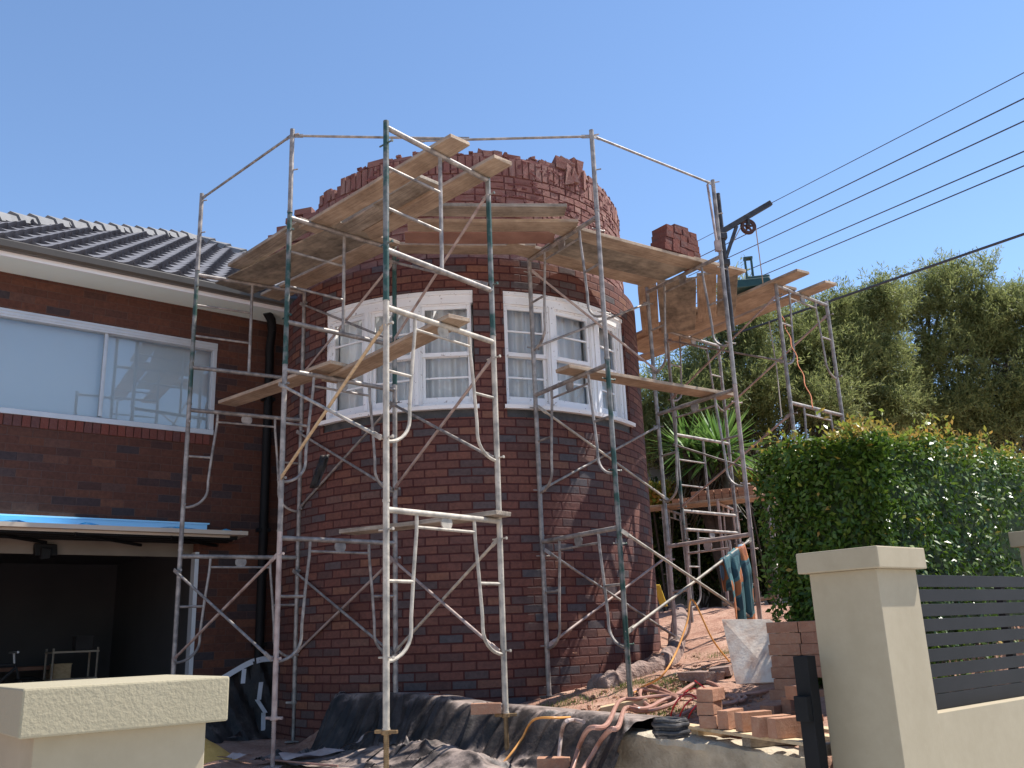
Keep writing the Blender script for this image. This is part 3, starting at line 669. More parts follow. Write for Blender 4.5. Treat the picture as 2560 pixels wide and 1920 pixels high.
mb = MB()                                                            # posts between the sashes and rough reveals behind
for (a, b) in ((-128.8, -127.6), (-115.0, -113.2), (-100.2, -98.2), (-62.3, -60.0), (-46.5, -43.0), (-32.6, -29.1)):
    p0, p1 = cylp(a, TR - .03, 0), cylp(b, TR - .03, 0); q0, q1 = cylp(a, TR - .16, 0), cylp(b, TR - .16, 0)
    for zz in ((2.33, 3.47),):
        lo = [p0, p1, q1, q0]
        mb.mesh([p + UP * zz[0] for p in lo] + [p + UP * zz[1] for p in lo], [(0, 1, 5, 4), (1, 2, 6, 5), (3, 0, 4, 7), (4, 5, 6, 7)])
    mb.build('window_post', M['white'], house, bevel=.003); mb = MB()
    am = (a + b) / 2; p = cylp(am, TR - .028, 2.9); tdir = unit(cylp(b, TR, 0) - cylp(a, TR, 0)); ou = unit(p - TC - UP * p[2])
    if b - a > 1.5: mb.box(p + ou * .006, tdir * min(.022, R(b - a) * TR * .3), ou * .006, UP * .56); mb.build('post_bead', M['white'], house, bevel=.003)
    mb = MB()
# rooms behind the glass
mb = MB()
for x in np.arange(-205, 60, 3.0): mb.face([cylp(x, TR - .33, 2.0), cylp(x + 3, TR - .33, 2.0), cylp(x + 3, TR - .33, 3.7), cylp(x, TR - .33, 3.7)])
mb.build('inner_lining', M['curtain'], house)
# broken parapet of the inner skin
PR = 2.165
mb = MB()
def cbrick(mb, a0, a1, z0, z1, r, dp=.1, jit=.003, rj=.006):
    rr = r + rnd.uniform(-rj, rj * .6); am = (a0 + a1) / 2; c = cylp(am, rr - dp / 2, (z0 + z1) / 2)
    ou = V(math.cos(R(am)), math.sin(R(am)), 0); ta = V(-ou[1], ou[0], 0)
    mb.box(c, ta * (R(a1 - a0) * r / 2 - .005), ou * dp / 2, UP * ((z1 - z0) / 2 - .005), (rnd.random(), rnd.random()), jit)
def ptop(a):
    if a < -150: return 4.98 - (-150 - a) * .03
    if a < -140: return 5.13 - (-140 - a) * .012
    if a < -128: return 5.17
    return 5.36
row = 0; z = 3.93
while z < 5.04:
    a = -215 + (row % 2) * 3.1 + rnd.uniform(-.6, .6)
    while a < 60:
        wd = 6.15 if rnd.random() > .3 else 3.2
        zz = z
        if z + .06 < ptop(a + 3): cbrick(mb, a, a + wd - .18, zz + .002, zz + .081, PR, .1, .002, .005)
        a += wd
    z += .0857; row += 1
a = -200
while a < 60:
    if ptop(a) > 5.3 and rnd.random() > .008:
        cbrick(mb, a, a + 2.08, 5.046, 5.274, PR + .004, .105, .0025, .005)
    elif a < -128 and ptop(a) > 5.14:
        cbrick(mb, a, a + 2.06, 5.05, 5.2 + rnd.uniform(-.02, .03), PR, .105, .008, .01)
    else: pass
    a += 2.22
a = -116
while a < 60:                                                       # broken topping course
    wd = rnd.choice((3.1, 6.1, 6.1)); h = .062 + .018 * math.sin(a * .31) + rnd.uniform(-.012, .012)
    if rnd.random() > .05: cbrick(mb, a, a + wd, 5.272, 5.275 + h, PR - .008, .1, .007, .008)
    a += wd
for (a0, a1, z0, z1) in ((-54.5, -50.5, 5.3, 5.43), (-50.5, -46.5, 5.28, 5.46), (-46.5, -43, 5.3, 5.5), (-43, -40.8, 5.28, 5.41), (-53, -47, 5.36, 5.44), (-48, -44.5, 5.42, 5.52), (-40, -36.5, 5.3, 5.39), (-51, -48.6, 5.12, 5.33), (-48.4, -46, 5.15, 5.36), (-45.8, -43.6, 5.1, 5.34), (-43.4, -41.5, 5.14, 5.36)):
    cbrick(mb, a0, a1, z0, z1, PR + .02, .13, .028, .02)
for k in range(60):
    a = rnd.uniform(-114, 10); cbrick(mb, a, a + rnd.uniform(.8, 2.2), 5.33, 5.33 + rnd.uniform(.015, .05), PR - .02, .06, .012)
par = mb.build('parapet', M['parapet'], house, bevel=.004); par['label'] = 'broken brick parapet with its top course knocked off'
mb = MB()
degm = np.arange(-215, 61, 2.0)
for x in degm:
    t0 = min(5.30 if x > -118 else 5.24, ptop(x) - .06) + rnd.uniform(-.02, .02); y = x + 2
    mb.face([cylp(x, PR - .012, 3.9), cylp(y, PR - .012, 3.9), cylp(y, PR - .012, t0), cylp(x, PR - .012, t0)])
    mb.face([cylp(x, PR - .012, t0), cylp(y, PR - .012, t0), cylp(y, PR - .115, t0), cylp(x, PR - .115, t0)])
    mb.face([cylp(x, PR - .115, 3.9), cylp(y, PR - .115, 3.9), cylp(y, PR - .115, t0), cylp(x, PR - .115, t0)])
for k in range(420):                                                # smears of red mortar still clinging on
    a = rnd.uniform(-140, 20); z = rnd.choice([rnd.uniform(4.6, 5.05), rnd.uniform(5.05, 5.3)]) if a > -124 else rnd.uniform(4.5, 5.0); c = cylp(a, PR - .0, z)
    ou = V(math.cos(R(a)), math.sin(R(a)), 0); ta = V(-ou[1], ou[0], 0)
    mb.box(c, ta * rnd.uniform(.01, .045), ou * rnd.uniform(.004, .010), UP * rnd.uniform(.006, .018), None, .007)
mb.build('mortar_core', M['mortar'], par)
# broken wall running from the parapet down behind the left platform
mb = MB(); top_px = [(632, 640), (660, 612), (690, 590), (715, 562), (742, 546), (775, 518), (800, 520)]
sx_ = at_y(top_px[0], 10.5); ex_ = at_y(top_px[-1], 10.1)
def stub_top(x):
    xs = [at_y(p, 10.5 - .4 * i / 6)[0] for i, p in enumerate(top_px)]; zs_ = [at_y(p, 10.5 - .4 * i / 6)[2] for i, p in enumerate(top_px)]
    return float(np.interp(x, xs, zs_))
z = 3.9; row = 0
while z < 5.2:
    x = sx_[0] + (row % 2) * .12
    while x < ex_[0]:
        tt = (x - sx_[0]) / (ex_[0] - sx_[0]); yy = 10.5 - .4 * tt
        if z > 4.3 + .0 * x and z + .05 < stub_top(x) + rnd.uniform(-.03, .05):
            mb.box(V(x, yy + rnd.uniform(-.012, .012), z + .04), V(.112, -.03, 0), V(.014, .054, 0), UP * .038, (rnd.random(), rnd.random()), .004)
        x += .24
    z += .0857; row += 1
mb.build('broken_stub', M['parapet'], house, bevel=.004)

# ------------------------------------------------------------------ scaffold frames
FW, FH, TRAD = 1.22, 1.524, .0235
def lt(pts, r, name, mat, parent, n=10, extra=None):
    b = MB(); b.tube(pts, r, n)
    if extra: extra(b)
    return b.build(name, mat, parent, smooth=True, local=(0, 0, 0))
def leg_extra(x, h=FH):
    def f(b):
        b.tube([(x, 0, -.006), (x, 0, .012)], TRAD + .0035, 10)                      # swaged foot of the leg on the next spigot
        for z in (.46, h - .2):
            sgn = 1
            b.tube([(x, -.02, z), (x, -.075, z)], .007, 6); b.tube([(x, .02, z), (x, .075, z)], .007, 6)
            b.tube([(x, -.066, z), (x, -.074, z)], .013, 6)
    return f
def make_walk_frame(h=FH):
    root = bpy.data.objects.new('steel_scaffold', None); col.objects.link(root)
    g = M['galv']
    for x in (0, FW): lt([(x, 0, 0), (x, 0, h)], TRAD, 'standard', g, root, 12, leg_extra(x, h))
    lt([(0, 0, h - .06), (FW, 0, h - .06)], .0225, 'transom', g, root, 12)
    xi = .30
    lt([(xi, 0, h - .165), (FW - xi, 0, h - .165)], .0115, 'ledger', g, root, 8)
    for s in (0, 1):
        X = lambda t: t if s == 0 else FW - t
        pts = [(X(xi), 0, h - .06), (X(xi - .005), 0, h - .2), (X(.262), 0, h - .5), (X(.235), 0, h - .8)]
        for k in range(0, 8):
            an = k / 7 * math.pi / 2
            pts.append((X(.235 * 1 - .235 * (1 - math.cos(an))), 0, h - .89 - .2 * math.sin(an)))
        pts[-1] = (X(.0), 0, h - 1.09)
        lt(pts, .0135, 'hoop', g, root, 8)
        lt([(X(0), 0, h - .555), (X(.255), 0, h - .555)], .0125, 'rung', g, root, 8)
    b = MB(); b.tube([(FW / 2, -.006, h - .112), (FW / 2, .006, h - .112)], .058, 20); b.build('badge_plate', g, root, local=(0, 0, 0))
    return root
def make_ladder_frame(h=FH):
    root = bpy.data.objects.new('steel_scaffold', None); col.objects.link(root); g = M['galv']
    for x in (0, FW): lt([(x, 0, 0), (x, 0, h)], TRAD, 'standard', g, root, 12, leg_extra(x, h))
    for z in (h - .055, .41): lt([(0, 0, z), (FW, 0, z)], .0225, 'transom', g, root, 12)
    lt([(FW * .5, 0, .41), (FW * .5, 0, h - .055)], .0165, 'stile', g, root, 8)
    for z in (.765, 1.12): lt([(0, 0, z), (FW * .5, 0, z)], .0125, 'rung', g, root, 8)
    return root
PROTO = {'walk': make_walk_frame(), 'ladder': make_ladder_frame(), 'short': make_walk_frame(1.2)}
used = set()
GS = 'scaffold frames round the brick tower'
def copy_tree(src):
    c = src.copy(); col.objects.link(c)
    for ch in src.children:
        k = ch.copy(); col.objects.link(k); k.parent = c
    return c
def frame(kind, O, I, z, label, mats=None):
    if kind in used: o = copy_tree(PROTO[kind])
    else: o = PROTO[kind]; used.add(kind)
    d = np.array(I, float) - np.array(O, float); 
    o.location = (float(O[0]), float(O[1]), float(z)); o.rotation_euler = (0, 0, math.atan2(d[1], d[0]))
    tag(o, label, 'scaffold frame', GS)
    si = 0
    for ch in sorted(o.children, key=lambda c: c.name):
        nm = ch.name.split('.')[0]; key = nm
        if nm == 'standard': key = ('outer', 'inner')[si]; si += 1
        mm = (mats or {}).get(key) or (mats or {}).get('all')
        if mm:
            ch.material_slots[0].link = 'OBJECT'; ch.material_slots[0].material = M[mm]
    return o
def inner(O, T_):
    O = np.array(O, float); d = np.array(T_, float) - O; return O + d / np.hypot(*d) * FW
S = {1: ((-3.414, 9.187), (-2.44, 9.80)), 2: ((-2.072, 7.889), (-1.18, 8.72)), 3: ((-.925, 6.371), (-.085, 7.385)), 4: ((.904, 8.119), (.215, 9.18)), 5: ((2.359, 9.224), (1.665, 10.26))}
S = {k: (np.array(a, float), inner(a, b)) for k, (a, b) in S.items()}
F7O = at_z(q('Z5', 365, 845), 4.13)[:2]; F7I = inner(F7O, at_z(q('Z5', 870, 990), 4.13)[:2])
F6O = at_z(q('Z5', 1310, 450), 4.13)[:2]; F6I = inner(F6O, at_z(q('Z5', 1815, 648), 4.13)[:2])
Z0 = zA - FH
frame('walk', *S[1], Z0, 'lowest scaffold frame of the leftmost column, in front of the garage opening', {'all': 'galv'})
frame('walk', *S[1], zA, 'middle scaffold frame of the leftmost column, in front of the sliding window')
frame('ladder', *S[1], zB, 'top ladder frame of the leftmost column, level with the roof gutter', {'outer': 'green'})
frame('walk', *S[2], Z0, 'lowest scaffold frame of the second column from the left, near the downpipe', {'outer': 'pinkish'})
frame('walk', *S[2], zA, 'middle scaffold frame of the second column from the left, beside the left tower windows')
frame('ladder', *S[2], zB, 'top ladder frame of the second column from the left, with dark green outer leg', {'outer': 'green', 'inner': 'green'})
frame('walk', *S[3], Z0, 'cream cement-splashed lowest frame of the nearest column standing on the screw jack', {'all': 'cream'})
frame('walk', *S[3], zA, 'cream cement-splashed middle frame of the nearest column', {'all': 'cream'})
frame('ladder', *S[3], zB, 'tallest standing top ladder frame of the nearest column, with overhanging planks', {'outer': 'green', 'inner': 'green', 'transom': 'galv'})
frame('walk', *S[4], Z0, 'lowest frame right of the tower centre, its outer leg painted green', {'outer': 'green'})
frame('walk', *S[4], zA, 'middle frame in front of the right tower windows, green on its lower outer leg', {'outer': 'green'})
frame('walk', *S[4], zB, 'top frame carrying the planks above the right tower windows')
frame('short', *S[5], zA - 1.2, 'short lowest frame behind the towel and leaning board', {'all': 'pinkish'})
frame('walk', *S[5], zA, 'middle frame at the right edge of the tower, holding the end of the narrow plank', {'outer': 'pinkish'})
frame('walk', *S[5], zB, 'top frame at the right edge of the tower, beside the pulley arm')
ZF = 4.17
frame('walk', F7O, F7I, ZF - FH, 'far top frame under the long back platform, behind the pulley column')
frame('ladder', F7O, F7I, ZF - 2 * FH, 'far middle ladder frame with dark green leg in front of the spiky plant', {'outer': 'green'})
frame('walk', F7O, F7I, ZF - 3 * FH + .22, 'far lowest frame standing on the soil behind the leaning board')
frame('walk', F6O, F6I, ZF - FH, 'top frame above the hedge at the right end of the back platform')
frame('walk', F6O, F6I, ZF - 2 * FH, 'frame half hidden behind the hedge top')
# screw jacks and base plates
def jack(x, y, z, zb, mat, label, collar=True):
    o = empty('screw_jack', (x, y, zb), label, 'screw jack', 'screw jacks under the scaffold legs')
    b = MB(); b.tube([(x, y, zb), (x, y, z + .15)], .017, 10)
    k = zb + .03
    while k < z: b.tube([(x, y, k), (x, y, k + .006)], .0195, 10, cap=False); k += .013
    b.build('screw', mat, o, smooth=True)
    b = MB(); b.tube([(x, y, z - .03), (x, y, z)], .034, 10); an = rnd.uniform(-.5, .3)
    ax = V(math.cos(an), math.sin(an), 0)
    b.box((x, y, z - .012), ax * .085, V(-ax[1], ax[0], 0) * .014, UP * .011)
    b.build('wing_nut', mat, o, bevel=.003)
    b = MB(); b.box((x, y, zb + .004), V(.07, 0, 0), V(0, .07, 0), UP * .004); b.build('base_plate', mat, o)
jack(*S[3][0], Z0, g1(*S[3][0]), M['brass'], 'rusty screw jack with winged nut under the nearest scaffold leg')
jack(*S[3][1], Z0, -.93, M['brass'], 'rusty screw jack standing against the plastic-covered kerb')
jack(*S[2][0], Z0, g1(*S[2][0]), M['pinkish'], 'long screw jack under the second outer leg from the left')
jack(*S[1][1], Z0, g1(*S[1][1]), M['galv'], 'screw jack in the dark corner beside the downpipe')
jack(*S[1][0], Z0, g1(*S[1][0]), M['galv'], 'screw jack under the leftmost leg at the garage opening')
jack(*S[4][1], Z0, Z0 - .09, M['darksteel'], 'dark screw jack against the foot of the tower, right of centre')
jack(*F7O, ZF - 3 * FH + .22, min(g1(*F7O), ZF - 3 * FH + .12), M['darksteel'], 'screw jack on the red soil behind the leaning board')
# guard posts standing on the top frames
for k, lab in ((1, 'guard post on top of the leftmost column'), (2, 'guard post on top of the second column from the left'), (4, 'guard post above the right end of the broken parapet'), (5, 'guard post beside the pulley arm')):
    x, y = S[k][0]; b = MB(); h = .9 + (.03 if k == 1 else 0) - (.03 if k == 5 else 0)
    b.tube([(x, y, zC), (x, y, zC + h)], TRAD, 12); b.tube([(x, y, zC - .004), (x, y, zC + .014)], TRAD + .004, 12)
    for z in (.45, .84): b.tube([(x, y, zC + z), (x + .07, y - .02, zC + z)], .007, 6)
    o = b.build('guard_post', M['galv'], smooth=True); tag(o, lab, 'guard post', 'guard posts')
def p3(a, z): return V(a[0], a[1], z)
def flat_tube(mb, A, B, r=.0135):
    """brace tube with flattened, drilled ends"""
    A = np.array(A, float); B = np.array(B, float); u = unit(B - A)
    mb.tube([A + u * .07, B - u * .07], r, 10)
    s = unit(np.cross(u, UP)); up_ = np.cross(s, u)
    for (p, d) in ((A, 1), (B, -1)): mb.box(p + u * d * .045, u * .06, s * .004, up_ * .019)
GB_ = 'scaffold cross braces'
def brace(A, B, z, label, which='xX', mats=('galv', 'pinkish'), off=None, h=FH):
    """A, B plan points; z base of the lift"""
    A = np.array(A, float); B = np.array(B, float)
    u = unit(V(*(B - A), 0)); nrm = V(u[1], -u[0], 0)
    lo, hi = z + .46, z + h - .2
    mid = p3((A + B) / 2, (lo + hi) / 2)
    o = empty('cross_brace', mid, label, 'cross brace', GB_)
    e = nrm * .045
    if 'x' in which: b = MB(); flat_tube(b, p3(A, hi) + e * 1.1, p3(B, lo) + e * 1.1); b.build('brace_tube', M[mats[0]], o, smooth=True)
    if 'X' in which: b = MB(); flat_tube(b, p3(A, lo) + e * .3, p3(B, hi) + e * .3); b.build('brace_tube', M[mats[1]], o, smooth=True)
    return o
brace(S[1][0], S[2][0], Z0, 'crossed grey braces in front of the garage door jamb')
brace(S[1][1], S[2][1], Z0, 'crossed braces low against the shaded left side of the tower')
brace(S[2][1], S[3][1], Z0, 'crossed braces low in front of the tower centre', mats=('pinkish', 'cream'))
brace(S[4][1], S[5][1], Z0, 'crossed braces low against the right side of the tower', h=FH + .05)
brace(S[4][0], S[5][0], Z0 + .1, 'dusty crossed braces with a towel hung over one tube', mats=('cream', 'cream'))
brace(S[2][0], S[3][0], zA, 'crossed braces of the middle lift nearest the street, one tube orange-rusted', mats=('cream', 'wood'))
brace(S[2][1], S[3][1], zA, 'shiny crossed braces of the middle lift under the tower windows', mats=('galv', 'pinkish'))
brace(S[1][1], S[2][1], zA, 'crossed braces of the middle lift beside the downpipe', mats=('galv', 'galv'))
brace(S[4][1], S[5][1], zA, 'crossed braces of the middle lift below the right tower windows', mats=('cream', 'galv'))
brace(S[1][1], S[2][1], zB, 'crossed braces of the top lift beside the left tower windows')
brace(S[2][1], S[3][1], zB, 'crossed braces of the top lift above the left tower windows', mats=('galv', 'pinkish'))
brace(S[4][1], S[5][1], zB, 'crossed braces of the top lift across the right tower windows', mats=('pinkish', 'galv'))
brace(F7O, F6O, ZF - FH, 'crossed braces below the back platform in front of the trees')
brace(F7O, F6O, ZF - 2 * FH, 'crossed braces in front of the spiky plant')
brace(F7I, F6I, ZF - FH, 'far crossed braces on the garden side of the back platform', 'X')
# guard rails between the posts
def rail(A, B, z0, z1, label, joint=None):
    b = MB(); flat_tube(b, p3(A, z0), p3(B, z1), .013)
    if joint: pass
    o = b.build('guard_rail', M['galv'], smooth=True); tag(o, label, 'guard rail', 'guard rails along the scaffold top')
zr = zC + .84
rail(S[1][0], S[2][0], zr + .03, zr, 'guard rail between the two left guard posts')
mid24 = (S[2][0] * .42 + S[4][0] * .58)
rail(S[2][0], mid24 + .0, zr - .01, zr - .04, 'guard rail in front of the parapet, left of the overlap')
rail(S[2][0] * .60 + S[4][0] * .40, S[4][0], zr - .065, zr - .01, 'guard rail in front of the parapet, right of the overlap')
rail(S[4][0], S[5][0], zr, zr - .02, 'guard rail sloping down towards the pulley arm')
x, y = S[5][0]; b = MB(); flat_tube(b, V(x - .07, y - .02, zC + .80), V(x - .05, y - .1, zC - .03)); b.box((x - .05, y - .1, zC + .02), V(.03, 0, 0), V(0, .02, 0), UP * .06)
o = b.build('hanging_brace', M['pinkish'], smooth=True); tag(o, 'folded brace tube hanging down beside the guard post near the pulley', 'brace tube')

# ------------------------------------------------------------------ scaffold planks
GP = 'scaffold planks'
def plank(z, m0, m1, wd, label, mat='plank', th=.036, name='scaffold_plank', ext=(0, 0), z1=None):
    m0 = np.array(m0, float)[:2]; m1 = np.array(m1, float)[:2]; u = unit(m1 - m0); m0 = m0 - u * ext[0]; m1 = m1 + u * ext[1]; L = np.hypot(*(m1 - m0)); c = (m0 + m1) / 2
    b = MB(); n = 8
    vs = []; sag = rnd.uniform(.004, .01); tw_ = rnd.uniform(-.004, .004); cr = .012
    for i in range(n + 1):
        t = i / n; x = (t - .5) * L; zz = -sag * 4 * t * (1 - t)
        wv = wd / 2 - (.006 if i in (0, n) else 0)
        for (yy, hh) in ((-wv, 0), (wv, 0), (wv, th), (-wv, th)): vs.append((x + (rnd.uniform(-.004, .004) if i in (0, n) else 0), yy, hh + zz + tw_ * (1 if yy > 0 else -1) * (t - .5)))
    fs = [(3, 2, 1, 0), (n * 4, n * 4 + 1, n * 4 + 2, n * 4 + 3)]
    for i in range(n):
        for k in range(4): a = i * 4 + k; b2 = i * 4 + (k + 1) % 4; fs.append((a, b2, b2 + 4, a + 4))
    b.mesh(vs, fs); o = b.build(name, M[mat], local=(0, 0, 0), bevel=.004)
    o.location = (float(c[0]), float(c[1]), float(z)); o.rotation_euler = (0, 0, math.atan2(u[1], u[0]))
    if z1 is not None: o.rotation_euler = (0, -math.atan2(z1 - z, L), math.atan2(u[1], u[0])); o.location.z = (z + z1) / 2
    return tag(o, label, 'plank', GP)
l1, l2 = zC - .03, zC + .009
plank(l1, (-.35, 6.67), (-1.98, 8.26), .225, 'longest top plank overhanging the nearest column, left of the two overhanging ends')
plank(l1, (0, 7.03), (-1.44, 8.46), .225, 'top plank overhanging the nearest column beside the inner leg, right of the two ends')
plank(l2, (-.68, 7.40), (-1.72, 8.42), .24, 'short grey plank laid on top between the two overhanging planks', 'plankold')
plank(l1, (-1.18, 7.86), (-1.75, 8.42), .225, 'plank with a visible square end beneath the short grey plank', 'plankold')
plank(l1, (-1.47, 8.28), (-3.17, 9.70), .50, 'wide stained plywood sheet on the left platform by the roof gutter', 'ply', .018)
plank(l1, (-1.20, 8.56), (-2.84, 10.03), .27, 'inner plank of the left platform against the tower')
plank(l2, (-1.95, 8.15), (-3.0, 9.2), .2, 'outer grey plank lying on the left platform edge', 'plankold')
plank(l1, (.50, 8.42), (2.17, 9.56), .225, 'outer plank of the right platform with its end sticking out past the frame')
plank(l1, (.47, 8.76), (1.96, 9.79), .44, 'stained plywood sheet in the middle of the right platform', 'ply', .018)
plank(l1, (-.02, 8.80), (1.74, 10.05), .25, 'inner plank of the right platform just over the tower windows')
plank(l2 + .018, (-.84, 8.02), (.60, 8.16), .225, 'dark-edged plank lying on top of the centre platform', 'plankold')
plank(l1, (-.98, 8.24), (.72, 8.39), .225, 'outer plank of the centre platform')
plank(l1, (-1.04, 8.50), (.50, 8.64), .27, 'red stained board in the centre platform', 'redply', .018)
plank(l1, (-1.14, 8.77), (.30, 8.93), .23, 'centre platform plank closest to the tower')
plank(l2, (1.9, 9.42), (2.75, 9.98), .22, 'plank end sticking out beyond the pulley column', 'plank')
lb1, lb2 = zB - .03, zB + .009
plank(lb1, (-.40, 6.80), (-1.77, 8.48), .225, 'narrow middle-lift plank overhanging the nearest column')
plank(lb2, (-1.60, 8.04), (-3.06, 9.32), .225, 'narrow middle-lift plank running left to the sliding window')
plank(lb1, (.49, 8.355), (2.395, 9.722), .225, 'narrow middle-lift plank across the right tower windows')
plank(zA - .03, (-.105, 7.196), (-1.524, 8.08), .225, 'lowest plank with a pink mortar-stained end across the nearest column', 'plankold')
zf1 = ZF - .06 + .023
plank(zf1, (3.62, 10.30), (1.9, 12.95), .24, 'back platform plank with its end raised against the sky beside the hedge top', 'plank')
plank(zf1, (3.57, 10.80), (1.94, 13.3), .36, 'middle plank of the back platform', 'plank')
plank(zf1, (4.10, 10.72), (2.03, 13.77), .24, 'back platform plank reaching furthest right over the trees', 'plank')
plank(zf1 + .04, (2.6, 11.6), (1.75, 12.95), .24, 'short top plank of the back platform near the machine', 'plank')
plank(l2, (1.68, 10.20), (1.99, 12.1), .235, 'plank running back from the pulley column beside the tower', 'plank')
plank(l2, (2.01, 10.05), (2.36, 12.0), .47, 'stained plywood running back beside the tower', 'ply', .018)
plank(l2, (2.345, 9.92), (2.68, 11.6), .235, 'plank running back in the middle of the plywood sheets', 'plank')
plank(l2, (2.58, 9.85), (2.90, 11.4), .24, 'outermost plywood strip running back behind the pulley column', 'ply', .018)

# ------------------------------------------------------------------ brick stack on the high platform, pulley arm, rope, machine
def one_brick(c, u, z, label, mat='darkbrick', group=None, L=.23, Wd=.11, H=.076, tilt=0, name='brick', jit=.0015):
    u = unit(V(u[0], u[1], 0)); s_ = V(-u[1], u[0], 0); b = MB(); upv = UP
    if tilt: upv = unit(UP * math.cos(tilt) + u * math.sin(tilt)); u = unit(np.cross(s_, upv))
    b.box(V(c[0], c[1], z + H / 2), u * L / 2, s_ * Wd / 2, upv * H / 2, (rnd.random(), rnd.random()), jit)
    o = b.build(name, M[mat], bevel=.003); return tag(o, label, 'brick', group)
pz = l1 + .040
ROW = ('bottom', 'second', 'third', 'fourth', 'fifth', 'sixth')
b0 = at_z(q('Z2', 1800, 1135), pz)[:2]; uS = unit(S[5][0] - S[4][0]); vS = V(-uS[1], uS[0], 0)[:2]
COLN = ('leftmost', 'second', 'third', 'rightmost')
GST = 'bricks stacked on the high scaffold platform'
b0 = b0 + vS * .10 + uS * .09
for r_, n_ in ((0, 4), (1, 4), (2, 4), (3, 2)):
    for c_ in range(n_):
        one_brick(b0 + uS * (c_ * .118 - .16 + (.02 * r_)) + vS * rnd.uniform(-.008, .008), vS, pz + r_ * .079, f'dark brick, {ROW[r_]} row, {COLN[c_]} in the front pile on the high platform', 'darkbrick', GST)
for r_ in range(5):
    for c_ in range(2):
        one_brick(b0 + uS * (.345 + c_ * .118 - .012 * r_) + vS * (.12), vS, pz + r_ * .079 + .0, f'dark brick, {ROW[r_]} row, {"left" if c_ == 0 else "right"} in the taller pile near the pulley', 'darkbrick', GST)
for c_ in range(2): one_brick(b0 + uS * (.27 + c_ * .02) + vS * (.24 - c_ * .12), uS, pz + 5 * .079, f'{"back" if c_ == 0 else "front"} brick on the very top of the brick stack', 'darkbrick', GST)
for c_ in range(3): one_brick(b0 + uS * (-.02 + c_ * .118) + vS * .25, vS, pz + 0 * .079, f'brick behind the front pile, {COLN[c_]} of three', 'darkbrick', GST)
# hoist
hx, hy = S[5][0] + uS * .13 + vS * .05
ho = empty('pulley_hoist', (hx, hy, zC - .9), 'dark steel pulley arm clamped to the right scaffold column', 'hoist')
topz = at_plane(q('C3', 1017, 525), V(hx, hy, 0), V(0, 1, 0))[2]
b = MB(); b.tube([(hx, hy, zC - .9), (hx, hy, topz)], .024, 10); b.build('post', M['darksteel'], ho, smooth=True)
hdir = unit(V(.99, .14, 0))
def on_h(p): # in the vertical plane of the arm
    return at_plane(p, V(hx, hy, 0), unit(V(hdir[1], -hdir[0], 0)))
A = on_h(q('C3', 1030, 775)); B = on_h(q('C3', 1355, 585)); au = unit(B - A)
sd_ = unit(np.cross(au, UP)); upb = np.cross(sd_, au)
b = MB(); b.box((A + B) / 2, au * np.linalg.norm(B - A) / 2, sd_ * .025, upb * .03); b.build('arm', M['darksteel'], ho, bevel=.004)
C_ = on_h(q('C3', 1068, 935)); D_ = on_h(q('C3', 1135, 735))
b = MB(); b.box((C_ + D_) / 2, (D_ - C_) / 2, sd_ * .016, unit(np.cross(D_ - C_, sd_)) * .018); b.tube([V(hx, hy, C_[2] - .03), C_], .018, 8); b.build('strut', M['darksteel'], ho)
for k in (0, 1): 
    b = MB(); zc = A[2] - .05 - k * .32; b.box(V(hx, hy, zc), V(.045, 0, 0), V(0, .04, 0), UP * .035); b.build('clamp', M['darksteel'], ho, bevel=.006)
W_ = on_h(q('C3', 1210, 738)); wr = np.linalg.norm(on_h(q('C3', 1258, 738)) - W_)
nrm = sd_; e1 = hdir; e2 = UP
b = MB(); n = 40
ring = [(.62, .012), (.9, .012), (1.0, .02), (.93, .006), (1.0, -.02), (.9, -.012), (.62, -.012)]
vs = []
for i in range(n):
    an = 2 * math.pi * i / n; di = e1 * math.cos(an) + e2 * math.sin(an)
    for (rr, o) in ring: vs.append(W_ + di * rr * wr + nrm * o)
m_ = len(ring); b.mesh(vs, [(i * m_ + j, i * m_ + (j + 1) % m_, ((i + 1) % n) * m_ + (j + 1) % m_, ((i + 1) % n) * m_ + j) for i in range(n) for j in range(m_)])
b.tube([W_ - nrm * .03, W_ + nrm * .03], wr * .26, 16)
for k in range(5):
    an = 2 * math.pi * k / 5 + .3; di = e1 * math.cos(an) + e2 * math.sin(an); ta = np.cross(nrm, di)
    b.box(W_ + di * wr * .45, di * wr * .24, ta * wr * .12, nrm * .008)
b.build('pulley_wheel', M['wheel'], ho, smooth=True)
b = MB(); b.box(W_ + UP * wr * .62, e1 * .012, nrm * .034, UP * wr * .62); b.build('hanger', M['darksteel'], ho)
# machine and rope on the back platform
mc = at_z(q('Z5', 1110, 515), zf1 + .04); mo = empty('winch', (mc[0], mc[1], zf1 + .036), 'dark green winch sitting on the back platform planks', 'winch')
mu = unit(V(1, -.2, 0)); mv = V(-mu[1], mu[0], 0)
b = MB(); b.box(mc + UP * .075, mu * .26, mv * .16, UP * .06, top=.85); b.box(mc + UP * .15 + mu * .08, mu * .15, mv * .1, UP * .03); b.build('body', M['machine'], mo, bevel=.012)
b = MB()
for s_ in (-.03, .05): b.box(mc + UP * .3 + mu * (s_ - .02), mu * .012, mv * .05, UP * .17)
b.box(mc + UP * .465 - mu * .01, mu * .06, mv * .05, UP * .014); b.build('mast', M['machine'], mo, bevel=.008)
b = MB(); b.tube([mc + mu * -.27 + UP * .02, mc + mu * -.27 + UP * .16, mc + mu * -.2 + UP * .18], .012, 8); b.build('handle', M['black'], mo, smooth=True)
re = at_y(q('C3', 1310, 1140), mc[1])
b = MB(); b.tube([W_ + e1 * wr, (W_ + e1 * wr) * .5 + re * .5, re], .006, 6); b.tube([W_ + e1 * wr * -.95, C_ + UP * .02], .006, 6)
o = b.build('hoist_rope', M['rope'], smooth=True); tag(o, 'thin rope hanging from the pulley wheel down to the platform', 'rope')
